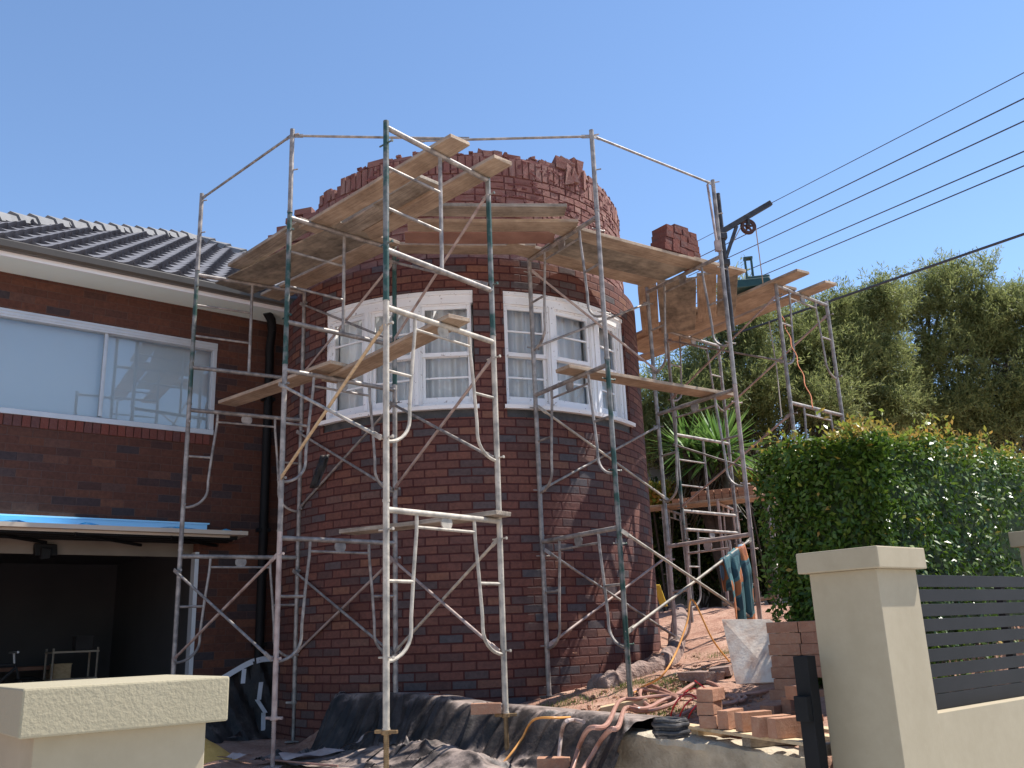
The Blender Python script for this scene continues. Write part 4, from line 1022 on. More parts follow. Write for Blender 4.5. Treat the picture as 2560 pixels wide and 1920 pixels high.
A = at_y(q('T', 190, 470), 11.2); B = at_y(q('T', 262, 1020), 10.8)
b = MB(); b.tube([A, (A + B) / 2 + V(.02, 0, 0), B], .008, 6); o = b.build('slack_rope', M['rope'], smooth=True); tag(o, 'pale rope dropping from the back platform in front of the trees', 'rope')
A = at_y(q('T', 265, 440), 11.0); B = at_y(q('T', 448, 965), 9.5)
b = MB(); pts = [A + (B - A) * t + V(.012 * math.sin(t * 30), 0, 0) for t in np.linspace(0, 1, 30)]; b.tube(pts, .007, 6)
o = b.build('orange_rope', M['orangerope'], smooth=True); tag(o, 'orange cord running down from the back platform into the hedge', 'rope')

# low trestle scaffold behind, with bricks on its planks
ZT = 1.84
TA = V(2.12, 14.3, 0)[:2]; TB = V(3.82, 13.46, 0)[:2]; tu = unit(TB - TA); tv = V(-tu[1], tu[0], 0)[:2]
for k, (t, lab) in enumerate(((.12, 'low trestle frame behind the tower edge'), (.58, 'low trestle frame in the middle below the row of clean bricks'), (.97, 'low trestle frame beside the hedge'))):
    P0 = TA + (TB - TA) * t; frame('walk', P0 - tv * .1, P0 + tv * 1.0, ZT - FH + .03, lab, {'all': ('galv', 'pinkish', 'galv')[k]})
    for e, Q in enumerate((P0 - tv * .1, P0 + tv * 1.12)):
        zg = g1(*Q); 
        if zg < ZT - FH: jack(*Q, ZT - FH + .03, zg, M['galv'], f'screw jack, {("front", "back")[e]} leg, {("trestle frame by the tower", "middle trestle frame", "trestle frame by the hedge")[k]}')
plank(ZT, TA - tu * .25, TB + tu * .3, .23, 'front plank of the low trestle platform', 'plank')
plank(ZT, TA - tu * .2 + tv * .27, TB + tu * .2 + tv * .27, .23, 'second plank of the low trestle platform', 'plank')
plank(.30, at_z(q('Z6', 950, 1310), .62)[:2] * 0 + (TA + (TB - TA) * .5 + tv * .4), TA + (TB - TA) * 1.12 + tv * .0, .2, 'grey plank on edge in the shade under the trestle', 'plankold', z1=.42)
for k in range(9):
    for r_ in range(2 if k < 8 else 1):
        P0 = TA + tu * (.72 + k * .122) + tv * .12
        one_brick(P0, tv, ZT + .04 + r_ * .079, f'clean brick {("bottom", "top")[r_]} row, {("first", "second", "third", "fourth", "fifth", "sixth", "seventh", "eighth", "ninth")[k]} from the left on the low trestle', 'newbrick', 'bricks on the low trestle')
for k in range(3): one_brick(TA + tu * (.40 + k * .12) + tv * .14, tv, ZT + .04, f'flat brick left of the brick row on the low trestle, {COLN[k]} of three', 'newbrick', 'bricks on the low trestle')

# ------------------------------------------------------------------ boundary: two rendered gate pillars, low wall, slatted fence
PILL = []
def pillar(corner, wc, hc, ins, ztop, label, zb=-1.6):
    """corner = street-side corner nearest the gateway; the pillar runs along U and away from the street"""
    cen = corner + U * wc / 2 - N * wc / 2
    o = empty('gate_pillar', (cen[0], cen[1], zb), label, 'gate pillar', 'rendered pillars of the front boundary')
    b = MB(); b.box(V(cen[0], cen[1], ztop - hc / 2), U * wc / 2, N * wc / 2, UP * hc / 2); b.build('cap', M['stucco'] if ztop < 0 else M['stucco_fine'], o, bevel=.006)
    b = MB(); ws = wc - 2 * ins; b.box(V(cen[0], cen[1], (ztop - hc + zb) / 2), U * ws / 2, N * ws / 2, UP * (ztop - hc - zb) / 2); b.build('shaft', M['stucco_fine'], o, bevel=.004)
    return cen, ws
RC, RWS = pillar(GB, .505, .115, .045, .385, 'tall cream rendered gate pillar with square cap, right of the driveway')
lc = V(-.881, 2.835, 0)
LC, LWS = pillar(lc - U * .56, .56, .1265, .048, -.088, 'low cream rendered gate pillar with sunlit rough cap, in the left foreground')
FP = RC + N * RWS / 2                                              # street face of the pillar shaft
zw = at_plane(q('P', 1198, 1280), FP, N)[2]
b = MB(); wl = 2.15; c = RC + U * (RWS / 2 + wl / 2) + N * (RWS / 2 - .1 - .002)
b.box(V(c[0], c[1], (zw - 1.7) / 2), U * wl / 2, N * .1, UP * (zw + 1.7) / 2)
o = b.build('front_wall', M['stucco_fine']); tag(o, 'low cream rendered wall under the charcoal slat fence', 'wall')
SPl = FP - N * .10
zt = at_plane(q('P', 1050, 316), SPl, N)[2]
fo = empty('slat_fence', (c[0], c[1], zw), 'charcoal horizontal slat fence on the low rendered wall in front of the hedge', 'fence')
ns = 9; pitch = (zt - zw) / (ns + .02)
for k in range(ns):
    z = zt - pitch * (k + .5) - .0; cc = SPl + U * (RWS / 2 * 0) ; cc = RC + U * (RWS / 2 + wl / 2) + N * (RWS / 2 - .10)
    b = MB(); b.box(V(cc[0], cc[1], z), U * wl / 2, N * .008, UP * pitch * (.415 if k < ns - 2 else .485)); b.build('slat', M['slat'], fo, bevel=.002)
for t in (1.3,):
    b = MB(); cc = RC + U * (RWS / 2 + t) + N * (RWS / 2 - .135); b.box(V(cc[0], cc[1], (zt + zw) / 2), U * .025, N * .022, UP * (zt - zw) / 2); b.build('fence_post', M['slat'], fo)
for s_ in np.arange(2.2, 3.4, .01):
    pc = GB + U * s_; bl_ = pc - N * .5; dq = CM @ (bl_ + UP * .7)
    if 1280 + F * dq[0] / dq[2] > 2515: break
dd_ = ray(*q('P', 1652, 30)); pzt_ = dd_[2] / np.hypot(dd_[0], dd_[1]) * np.hypot(bl_[0], bl_[1])
pillar(pc, .505, .115, .045, pzt_, 'cream rendered pillar at the far right end of the slat fence')
# black gate post and latch beside the right pillar
gp = ray(*q('B3', 1560, 740)); gp = gp / np.hypot(gp[0], gp[1]) * 5.42; gp[2] = 0
zg = at_plane(q('B3', 1560, 690), gp, unit(V(gp[0], gp[1], 0)))[2]
go = empty('gate_post', (gp[0], gp[1], -1.5), 'black steel gate post fixed beside the tall rendered pillar', 'gate post')
b = MB(); b.box(V(gp[0], gp[1], (zg - 1.5) / 2), U * .04, N * .045, UP * (zg + 1.5) / 2); b.build('post', M['black'], go, bevel=.003)
zl = at_plane(q('B3', 1530, 1140), gp, unit(V(gp[0], gp[1], 0)))[2]
b = MB(); b.box(V(gp[0], gp[1], zl) - U * .062 - N * .0, U * .022, N * .04, UP * .065); b.build('latch_box', M['black'], go, bevel=.004)
# yellow sand spilling behind the left pillar
sp = at_z(q('B1', 150, 1640), -1.02); n = 26; vs = []; fs = []
for i in range(n):
    for j in range(n):
        x, y = (i / (n - 1) - .5) * .8, (j / (n - 1) - .5) * .8; rr = math.hypot(x, y) / .4
        h = max(0, 1 - rr) * .30 + (hash_noise(np.array([x]), np.array([y]), 9, 3)[0] - .5) * .05 * max(0, 1 - rr)
        vs.append(V(sp[0] - .22 + x, sp[1] + y, g1(sp[0] - .22 + x, sp[1] + y) - .03 + h))
for i in range(n - 1):
    for j in range(n - 1): fs.append((i * n + j, (i + 1) * n + j, (i + 1) * n + j + 1, i * n + j + 1))
b = MB(); b.mesh(vs, fs); o = b.build('sand_heap', M['sand'], smooth=True); tag(o, 'small heap of bright yellow sand behind the left pillar', 'sand heap')

# ------------------------------------------------------------------ concrete kerb, plastic sheet, rock edging
def offs(P, Q, w): d = unit(Q - P); return V(d[1], -d[0], 0) * w
def kerb_point(s):
    """s metres from the street end"""
    for a, b_ in zip(KERB[:-1], KERB[1:]):
        L = np.linalg.norm(b_ - a)
        if s <= L: return a + (b_ - a) * s / L, offs(a, b_, 1)
        s -= L
    return KERB[-1], offs(KERB[-2], KERB[-1], 1)
b = MB(); ring = []; S_ = np.arange(.16, 2.4, .06)
for s in S_:
    p, o = kerb_point(s); h = ktop(s) + rnd.uniform(-.006, .006); j = lambda: rnd.uniform(-.012, .012)
    ring.append([p - o * (.05 + j()) * -1 * -1 - UP * 1.5, p - o * (.05 + j()) + UP * (h - .09 + j()), p - o * (.075 + j()) + UP * (h - .05), p - o * (.07 + j()) + UP * (h - .012), p - o * .045 + UP * h, p + o * .11 + UP * (h + j() * .4), p + o * .2 + UP * (h - .004), p + o * .22 + UP * (h - .2)])
m_ = len(ring[0]); b.mesh([x for r_ in ring for x in r_], [(i * m_ + k, (i + 1) * m_ + k, (i + 1) * m_ + k + 1, i * m_ + k + 1) for i in range(len(ring) - 1) for k in range(m_ - 1)])
b.face(ring[0][::-1]); b.face(ring[-1])
o = b.build('stone_kerb', M['concrete'], smooth=True); tag(o, 'old rough concrete kerb wall along the edge of the raised garden', 'kerb wall')
# black plastic sheet crumpled over the kerb
ss = np.arange(1.2, 5.7, .016); ws = np.arange(-1.15, .5, .016)
PX = np.zeros((len(ss), len(ws))); PY = PX.copy(); PS = PX.copy(); PW = PX.copy()
for i, s in enumerate(ss):
    # a softened kerb line, so that the sheet does not pleat at the corners
    acc = [kerb_point(max(0, min(6.2, s + e))) for e in (-.5, -.25, 0, .25, .5)]
    p = sum(a_[0] for a_ in acc) / 5; o = unit(sum(a_[1] for a_ in acc))
    PX[i] = p[0] + o[0] * ws; PY[i] = p[1] + o[1] * ws; PS[i] = s; PW[i] = ws
ridge = lambda X, Y, sc, seed: 1 - np.abs(2 * hash_noise(X, Y, sc, seed) - 1)
drv = -.97
kt = np.array([ktop(s) for s in ss])[:, None]
crest_ = kt + .05 + .06 * hash_noise(PS, PS * 0, 1.8, 4)
bulge = .16 * (hash_noise(PS, PW * .4, 1.7, 6) - .5)
t = sstep(-.40, -.02, PW + bulge)
z = drv + .03 + (crest_ - drv - .03) * t ** .8
z = z - .05 * sstep(.05, .55, PW)
for (s0, w0, h_, rs, rw) in ((3.2, -.62, .16, .42, .2), (2.6, -.72, .12, .35, .18), (3.9, -.66, .10, .35, .22)):
    z += h_ * np.exp(-((PS - s0) / rs) ** 2 - ((PW - w0) / rw) ** 2)
rs_ = np.random.default_rng(5)
fold = np.zeros_like(z); wob = .05 * (hash_noise(PS, PW, 3.2, 15) - .5) + .02 * (hash_noise(PS, PW, 9, 16) - .5)
for k in range(75):                                                  # taut creases fanning out from where the sheet is pinned
    s0 = rs_.uniform(1.3, 5.4); w0 = rs_.uniform(-.12, .08); an_ = rs_.normal(math.pi / 2, .55); Lk = rs_.uniform(.25, .95)
    ds, dw = math.cos(an_), -abs(math.sin(an_)); al = (PS - s0) * ds + (PW - w0) * dw; pe = (PS - s0) * -dw + (PW - w0) * ds + wob
    wk = rs_.uniform(.02, .07) * (.5 + np.clip(al / Lk, 0, 1)); env = np.clip(al / .12, 0, 1) * np.clip((Lk - al) / (Lk * .5), 0, 1)
    fold += rs_.choice([1, 1, -.7]) * rs_.uniform(.012, .05) * np.clip(1 - np.abs(pe) / wk, 0, 1) ** 1.15 * env
for k in range(45):                                                  # wrinkles lying along the ground
    s0 = rs_.uniform(1.3, 5.4); w0 = rs_.uniform(-1.1, -.3); an_ = rs_.normal(0, .5); Lk = rs_.uniform(.2, .7)
    ds, dw = math.cos(an_), math.sin(an_); al = (PS - s0) * ds + (PW - w0) * dw; pe = (PS - s0) * -dw + (PW - w0) * ds + wob
    fold += rs_.uniform(.015, .06) * np.clip(1 - np.abs(pe) / rs_.uniform(.02, .06), 0, 1) ** 1.2 * np.clip(1 - np.abs(al / Lk * 2 - 1), 0, 1)
z += fold * (1 - .8 * sstep(.05, .45, PW)) + .03 * (hash_noise(PS, PW, 2.4, 17) - .5)
z = np.where(PW > .13 + .16 * hash_noise(PS, PS * 0, 1.7, 9), gz(PX, PY) - .05, z)
z = np.maximum(z, gz(PX, PY) - .05)
SX = PX + 0; idx = np.arange(PX.size).reshape(PX.shape)
# leaning blocks under the sheet near the tower foot
keep = np.ones((len(ss) - 1, len(ws) - 1), bool)
endr = 1.42 + .25 * hash_noise(ws[None, :-1] * 1., ws[None, :-1] * 0, 2.3, 21) - .1 * ws[None, :-1]
keep &= (ss[:-1, None] > endr)
keep &= (ws[None, :-1] > -1.0 - .15 * hash_noise(ss[:-1, None] * 1., ss[:-1, None] * 0, 2.1, 22))
fq = np.stack([idx[:-1, :-1], idx[:-1, 1:], idx[1:, 1:], idx[1:, :-1]], 2)[keep]
o = np_mesh('plastic_sheet', np.stack([PX.ravel(), PY.ravel(), z.ravel()], 1), fq, M['plastic'], smooth=True)
tag(o, 'dusty black plastic sheet crumpled over the garden edge in front of the tower', 'plastic sheet')
PSH = (ss, ws, z)
def sheet_z(s, w_): return float(z[np.argmin(abs(ss - s)), np.argmin(abs(ws - w_))])
# mortared rock edging curving round the tower foot
ep = [q('B2', 1262, 985), q('B2', 1450, 985), q('B2', 1650, 910), q('B2', 1880, 835), q('B2', 2030, 775), q('B2', 2120, 715), q('B2', 2170, 640), q('B2', 2150, 570)]
pts = [on_ground(p) for p in ep]
dense = []
for a, b_ in zip(pts[:-1], pts[1:]):
    for t in np.linspace(0, 1, 6, endpoint=False): dense.append(a + (b_ - a) * t)
dense.append(pts[-1]); b = MB(); ring = []
for i, p in enumerate(dense):
    d = unit((dense[min(i + 1, len(dense) - 1)] - dense[max(i - 1, 0)]) * V(1, 1, 0)); o = V(-d[1], d[0], 0); h = .12 + .03 * math.sin(i * 1.7) + rnd.uniform(-.02, .02) - .05 * max(0, (i - 24) / 18); j = lambda: rnd.uniform(-.022, .022)
    gzp = g1(p[0], p[1])
    q_ = V(p[0], p[1], 0)
    ring.append([q_ + UP * (gzp - .1), q_ + o * .0 + UP * (gzp + h * .5 + j()), q_ + o * (.04 + j()) + UP * (gzp + h + j()), q_ + o * (.13 + j()) + UP * (gzp + h + .02 + j()), q_ + o * (.19 + j()) + UP * (gzp + h * .7), q_ + o * .2 + UP * (gzp - .15)])
m_ = 6; b.mesh([x for r_ in ring for x in r_], [(i * m_ + k, (i + 1) * m_ + k, (i + 1) * m_ + k + 1, i * m_ + k + 1) for i in range(len(ring) - 1) for k in range(5)]); b.face(ring[0]); b.face(ring[-1][::-1])
o = b.build('rock_edging', M['rock'], smooth=True, sub=1); tag(o, 'curved edging of mortared rocks round the foot of the tower', 'garden edging')

# ------------------------------------------------------------------ things on the garden
def smooth_path(P, n=8):
    P = [np.array(p, float) for p in P]; out = []
    for i in range(len(P) - 1):
        p0 = P[max(i - 1, 0)]; p1 = P[i]; p2 = P[i + 1]; p3_ = P[min(i + 2, len(P) - 1)]
        for k in range(n):
            t = k / n; out.append(.5 * ((2 * p1) + (-p0 + p2) * t + (2 * p0 - 5 * p1 + 4 * p2 - p3_) * t * t + (-p0 + 3 * p1 - 3 * p2 + p3_) * t ** 3))
    out.append(P[-1]); return out
def gpts(k, L, h=.02, hs=None):
    out = []
    for i, p in enumerate(L):
        P = on_ground(q(k, *p)); 
        dd = ray(*q(k, *p)); hh = h if hs is None else hs[i]
        out.append(P + UP * hh)
    return out
kN = offs(KERB[1], KERB[2], 1)
def front(k, x, y, w_=.34):                                          # on the face of the covered kerb
    return at_plane(q(k, x, y), KERB[2] - kN * w_, kN)
def crest(k, x, y): return at_z(q(k, x, y), -.565)
def tube_thing(name, pts, r, mat, label, cat, n=8, group=None):
    b = MB(); b.tube(smooth_path(pts), r, n); o = b.build(name, M[mat], smooth=True); return tag(o, label, cat, group)
hr = .016
tube_thing('hose', gpts('B3', [(1300, 1015), (1180, 1040), (1050, 1055), (900, 1078), (760, 1090), (560, 1065), (330, 1080), (120, 1150), (-30, 1205)], .03, [.03] * 6 + [.04, .08, .11]) + [crest('B2', 1440, 1285), crest('B2', 1290, 1318), front('B2', 1215, 1440), front('B2', 1175, 1560), front('B2', 1150, 1640, .4), front('B2', 1135, 1720, .5)], hr, 'hose', 'brown hose falling over the plastic-covered kerb, middle of three', 'hose', group='brown hoses over the kerb')
tube_thing('hose', gpts('B3', [(850, 1040), (820, 990), (730, 950), (620, 958), (500, 1030), (430, 1075), (330, 1110), (230, 1190), (130, 1255), (20, 1285)], .03, [.03] * 7 + [.05, .09, .12]) + [crest('B2', 1540, 1303), crest('B2', 1470, 1330), front('B2', 1390, 1420), front('B2', 1320, 1540), front('B2', 1250, 1655, .4), front('B2', 1210, 1720, .5)], hr, 'hose', 'brown hose falling over the plastic-covered kerb, rightmost of three', 'hose', group='brown hoses over the kerb')
tube_thing('hose', gpts('B3', [(480, 1090), (380, 1040), (250, 985), (170, 1000), (140, 1060), (180, 1130), (230, 1180), (130, 1180), (60, 1130), (40, 1080), (110, 1020), (230, 1025), (370, 1060), (470, 1110), (330, 1180), (160, 1210), (40, 1190)], .035), hr, 'hose', 'tangled coil of brown hose lying on the red soil', 'hose', group='brown hoses over the kerb')
tube_thing('hose', gpts('B3', [(850, 1140), (960, 1125), (1000, 1095), (960, 1065), (900, 1075), (1000, 1110), (1050, 1095), (1030, 1070), (940, 1085)], .03), hr, 'hose', 'small loop of brown hose behind the three stacked bricks', 'hose', group='brown hoses over the kerb')
tube_thing('hose', gpts('B3', [(400, 1280), (500, 1230), (620, 1170), (660, 1150)], .025) , hr, 'hose', 'short straight run of brown hose near the red wire', 'hose', group='brown hoses over the kerb')
tube_thing('hose', [crest('B2', 1240, 1262), crest('B2', 1160, 1245), crest('B2', 1085, 1262), front('B2', 1052, 1350), front('B2', 1035, 1480), front('B2', 1020, 1640, .4), front('B2', 1014, 1720, .5)], .014, 'pinkish', 'pale hose falling over the plastic-covered kerb, leftmost of three', 'hose', group='brown hoses over the kerb')
# orange cord slung over the crossed brace and trailing down the garden
bx0 = p3((S[4][0] + S[5][0]) / 2, (Z0 + .1 + .46 + Z0 + .1 + FH - .2) / 2)
cp = at_y(q('B3', 592, 205), bx0[1] - .05)
c1 = on_ground(q('B3', 140, 1010)) + UP * .04
sag = [cp + (c1 - cp) * t - UP * (.30 * math.sin(math.pi * t) * (1 - .3 * t)) for t in (.25, .5, .75)]
tube_thing('extension_cord', [at_y(q('B3', 910, 740), bx0[1] + .05), at_y(q('B3', 760, 540), bx0[1]), cp, *[at_y(q('B3', *p), Y_) for p, Y_ in (((545, 400), bx0[1] - .15), ((450, 660), bx0[1] - .35), ((320, 870), bx0[1] - .55))], c1] + gpts('B3', [(30, 1090)], .03) + [p + UP * .01 for p in gpts('B2', [(1600, 1108), (1400, 1188), (1230, 1240)], .02)] + [crest('B2', 1050, 1225), crest('B2', 850, 1228), front('B2', 770, 1285), front('B2', 710, 1400), front('B2', 610, 1540, .45), front('B2', 510, 1659, .55), front('B2', 470, 1720, .6)], .0085, 'cord', 'orange extension cord slung over the crossed braces and trailing across the garden', 'extension cord')
b = MB()
for k in range(3):
    c = on_ground(q('B3', 560 + k * 25, 1240)); rr = .17 - k * .02
    pts = [c + V(math.cos(a) * rr * .8 + k * .03, .08 * math.sin(a * 2), max(0, math.sin(a)) * rr * (1.0 - k * .1) + .01) for a in np.linspace(0, math.pi, 14)]
    b.tube(pts, .006, 6)
c = on_ground(q('B3', 620, 1180)); b.tube(smooth_path([c + V(-.08, 0, .14), c + V(.0, .05, .17), c + V(.12, .1, .15), c + V(.05, .2, .22)]), .006, 6)
o = b.build('red_wire', M['redwire'], smooth=True); tag(o, 'springy loops of bright red wire on the soil beside the stacked bricks', 'wire')
# coil of dark wire on the kerb
cc = at_z(q('B3', 412, 1398), -.60); b = MB()
for k in range(5):
    rr = .085 + .012 * (k % 2)
    b.tube([cc + V(math.cos(a) * rr, math.sin(a) * rr, .014 + k * .02 + .002 * math.sin(a * 5)) for a in np.linspace(0, 2 * math.pi, 28, endpoint=False)], .0125, 8, closed=True)
    b.tube([cc + V(math.cos(a) * (rr - .022), math.sin(a) * (rr - .022), .014 + k * .02) for a in np.linspace(0, 2 * math.pi, 28, endpoint=False)], .011, 6, closed=True)
for k in range(70):
    a = rnd.uniform(0, 6.28); b.tube([cc + V(math.cos(a) * .1, math.sin(a) * .1, rnd.uniform(.005, .1)), cc + V(math.cos(a + .5) * .101, math.sin(a + .5) * .101, rnd.uniform(.005, .105))], .0015, 4)
o = b.build('wire_coil', M['darksteel'], smooth=True); tag(o, 'dark coil of tie wire lying on the end of the plastic sheet', 'wire coil')
# leaning board
bl = on_ground(q('B3', 972, 938)); brr = on_ground(q('B3', 1338, 918)); bu = unit((brr - bl) * V(1, 1, 0)); bn = V(-bu[1], bu[0], 0)
tl = at_plane(q('B3', 848, 378), bl + bn * .36, -bn); tr = at_plane(q('B3', 1290, 376), bl + bn * .36, -bn); mr_ = at_plane(q('B3', 1352, 680), bl + bn * .16, -bn)
outl = [bl, brr, brr + (mr_ - brr) * .97, mr_, tr + (mr_ - tr) * .1, tr - bu * .03, tl, ]
nb_ = unit(np.cross(tr - tl, bl - tl)); 
if np.dot(nb_, bl) > 0: nb_ = -nb_
b = MB(); m_ = len(outl); vs = [p + nb_ * .008 for p in outl] + [p - nb_ * .008 for p in outl]
b.mesh(vs, [tuple(range(m_)), tuple(range(2 * m_ - 1, m_ - 1, -1))] + [(i, i + m_, (i + 1) % m_ + m_, (i + 1) % m_) for i in range(m_)])
o = b.build('mortar_board', M['board'], bevel=.002); tag(o, 'mortar-stained pale plywood board leaning under the towel', 'board')
# towel over the brace tube
zlo, zhi = Z0 + .1 + .46, Z0 + .1 + FH - .2
ta, tb = p3(S[4][0], zlo), p3(S[5][0], zhi)
def on_tube(px): 
    best = min(np.linspace(0, 1, 400), key=lambda t: abs((lambda P: 1280 + F * np.dot(CM[0], P) / np.dot(CM[2], P))(ta + (tb - ta) * t) - px))
    return ta + (tb - ta) * best
t0, t1 = on_tube(q('Z6', 842, 0)[0]), on_tube(q('Z6', 1025, 0)[0])
tf = unit(np.cross(unit(tb - ta), UP)); 
if np.dot(tf, t0) > 0: tf = -tf
vs = []; uvs = []; ni, nj = 22, 44
for i in range(ni + 1):
    s = i / ni; A = t0 + (t1 - t0) * s
    Lf = .50 + .22 * math.sin(min(1, s * 1.25) * math.pi * .62) + .05 * math.sin(s * 9); Lb = .3 + .1 * s
    for j in range(nj + 1):
        t = j / nj; dist = -Lb + (Lf + Lb) * t
        amp = min(1, abs(dist) / .25)
        fold = .028 * math.sin(s * 15 + dist * 3) * amp + .015 * math.sin(s * 31 + 1 + dist * 5) * amp
        if dist < 0: p = A - tf * (.022 + fold * .6) + UP * (dist + .018 * (1 - amp)) 
        else: p = A + tf * (.022 + .03 * amp + fold) - UP * (dist - .018 * (1 - amp))
        pin = unit(t1 - t0) * (-(s - .55) * .03 * amp * min(1, abs(dist) / .6) * 1.2 + .05 * amp * max(0, dist))
        vs.append(p + pin * V(1, 1, 0)); uvs.append((s * .55, dist))
b = MB()
for i in range(ni):
    for j in range(nj):
        ids = [i * (nj + 1) + j, (i + 1) * (nj + 1) + j, (i + 1) * (nj + 1) + j + 1, i * (nj + 1) + j + 1]
        b.face([vs[k] for k in ids], [uvs[k] for k in ids])
o = b.build('towel', M['towel'])
bm = bmesh.new(); bm.from_mesh(o.data); bmesh.ops.remove_doubles(bm, verts=bm.verts, dist=1e-5); bm.to_mesh(o.data); bm.free()
o.data.polygons.foreach_set('use_smooth', [True] * len(o.data.polygons))
so_ = o.modifiers.new('thick', 'SOLIDIFY'); so_.thickness = .006
tag(o, 'teal and orange patterned towel draped over a brace tube', 'towel')
# timber and blocks
def slab(name, k, p0, p1, w_, h, mat, label, cat, group=None, lift=0, jit=.003):
    A = on_ground(q(k, *p0)); B = on_ground(q(k, *p1)); u = unit(B - A); s_ = unit(np.cross(UP, u)); n_ = np.cross(u, s_)
    b = MB(); b.box((A + B) / 2 + n_ * (h / 2 + lift), u * np.linalg.norm(B - A) / 2, s_ * w_ / 2, n_ * h / 2, (rnd.random(), rnd.random()), jit)
    o = b.build(name, M[mat], bevel=.004); return tag(o, label, cat, group)
slab('timber_sole_plate', 'B2', (1395, 1190), (1800, 1110), .16, .055, 'wood', 'pale timber block under a scaffold leg on the red soil', 'timber block')
slab('timber_stake', 'B3', (440, 868), (822, 655), .035, .03, 'plankold', 'grey timber stake lying on the soil left of the board', 'timber stake')
slab('concrete_block', 'B3', (560, 905), (790, 925), .22, .085, 'rock', 'broken masonry block with pale top, left of two on the soil', 'masonry block', jit=.015)
slab('concrete_block', 'B3', (760, 885), (930, 860), .24, .085, 'rock', 'broken masonry block with pale top, touching the leaning board', 'masonry block', jit=.015)
slab('timber_offcut', 'B3', (540, 410), (670, 412), .1, .03, 'plankold', 'thin timber offcut under the far scaffold leg', 'timber block')
b = MB(); yb = at_y(q('B3', 290, 265), 11.6); yt = at_y(q('B3', 292, 75), 11.6); b.box((yb + yt) / 2 + V(.03, 0, 0), V(.045, 0, 0), V(0, .02, 0), (yt - yb) / 2 + V(-.05, 0, 0)); 
o = b.build('spirit_level', M['yellow'], bevel=.008); tag(o, 'yellow tool leaning behind the right edge of the tower', 'tool')
# pallet boards with clean bricks in front of the pillar
pzt = -.625
def pz_at(x, y, zz=pzt): return at_z(q('B3', x, y), zz)
P0, P1 = pz_at(450, 1275), pz_at(1560, 1440); pu = unit(P1 - P0); pv = V(-pu[1], pu[0], 0)
if pv[1] < 0: pv = -pv
GPa = 'timber boards under the clean bricks'
for k, lab in ((0, 'front'), (1, 'middle'), (2, 'back')):
    b = MB(); c = (P0 + P1) / 2 + pv * (.05 + .26 * k) + pu * (.1 * k); b.box(c - UP * .011, pu * (np.linalg.norm(P1 - P0) / 2), pv * .05, UP * .011, None, .003)
    o = b.build('pallet_board', M['wood'], bevel=.002); tag(o, f'{lab} timber board under the clean bricks beside the gate post', 'timber board', GPa)
for k, t in enumerate((.12, .55, .95)):
    b = MB(); c = P0 + (P1 - P0) * t + pv * .30 - UP * .052; b.box(c, pu * .045, pv * .26, UP * .03, None, .003)
    o = b.build('pallet_bearer', M['wood' if k == 0 else 'plankold'], bevel=.002); tag(o, f'{("left", "middle", "right")[k]} timber bearer under the pallet boards', 'timber bearer')
GBk = 'clean bricks beside the tall pillar'
away = unit(V(.42, .9, 0)); side = unit(V(.9, -.42, 0))
sb = pz_at(735, 1318) + away * .10
for k in range(3): one_brick(sb + V(rnd.uniform(-.01, .01), rnd.uniform(-.01, .01), 0), away + side * rnd.uniform(-.12, .12), pzt + .002 + k * .08, f'{("bottom", "middle", "top")[k]} brick of the three stacked on the front pallet board', 'newbrick', GBk)
def eb(x, y, dirv, lab, z=pzt + .002, H=.11, Wd=.076, L=.23): 
    c = pz_at(x, y, z); one_brick(c + unit(dirv) * L / 2 * .9, dirv, z, lab, 'newbrick', GBk, L, Wd, H)
eb(868, 1325, away + side * .25, 'brick on edge right beside the stack of three')
eb(1010, 1345, away + side * .9, 'brick on edge, second to the right of the stack of three')
eb(1155, 1392, side + away * 1.0, 'wide brick in the front of the pallet, left of the dark gap')
eb(1300, 1405, side + away * 1.1, 'brick nearest the gate post on the front pallet board')
eb(1250, 1220, side * .4 + away, 'tilted brick in the middle of the pallet bricks', H=.076, Wd=.11)
eb(1170, 1165, side * 1.2 + away, 'flat brick behind the tilted brick', H=.05, Wd=.11)
eb(1420, 1215, side * .5 + away, 'brick on edge beside the latch of the gate post', H=.13)
eb(1450, 1270, side * .9 + away, 'flat brick under the latch of the gate post', H=.04, Wd=.11)
# tall stepped stack against the hedge
tb_ = on_ground(q('B3', 1395, 1085)); tbz = tb_[2]
for r_ in range(7):
    for c_ in range(2 if r_ != 1 else 1):
        lab = f'{("left", "right")[c_]} clean brick in the {("bottom", "second", "third", "fourth", "fifth", "sixth", "top")[r_]} row of the tall stack by the hedge'
        one_brick(tb_ + side * (.03 + c_ * .235 + .012 * (r_ % 2) - (.03 if r_ == 0 else 0)) + away * .08, side, tbz + r_ * .081, lab, 'newbrick', GBk, H=.078)
eb(1460, 1068, side * .6 + away, 'brick set on edge in front of the tall stack', z=tbz + .06, H=.09, Wd=.1)
eb(1400, 1085, side * .6 + away, 'low half brick at the foot of the tall stack', z=tbz - .02, H=.05, L=.12)
for k in range(4): one_brick(TA * 0 + on_ground(q('B3', 1180 + k * 62, 415))[:2], V(.25, 1, 0), on_ground(q('B3', 1180 + k * 62, 415))[2] + .0, f'dark brick {COLN[k]} of four in the row behind the board', 'newbrick' if k > 2 else 'darkbrick', 'bricks in the row behind the board', H=.16)
slab('timber_rail', 'B3', (1060, 400), (1500, 405), .05, .03, 'wood', 'timber laid across the bricks behind the leaning board', 'timber', lift=.165)
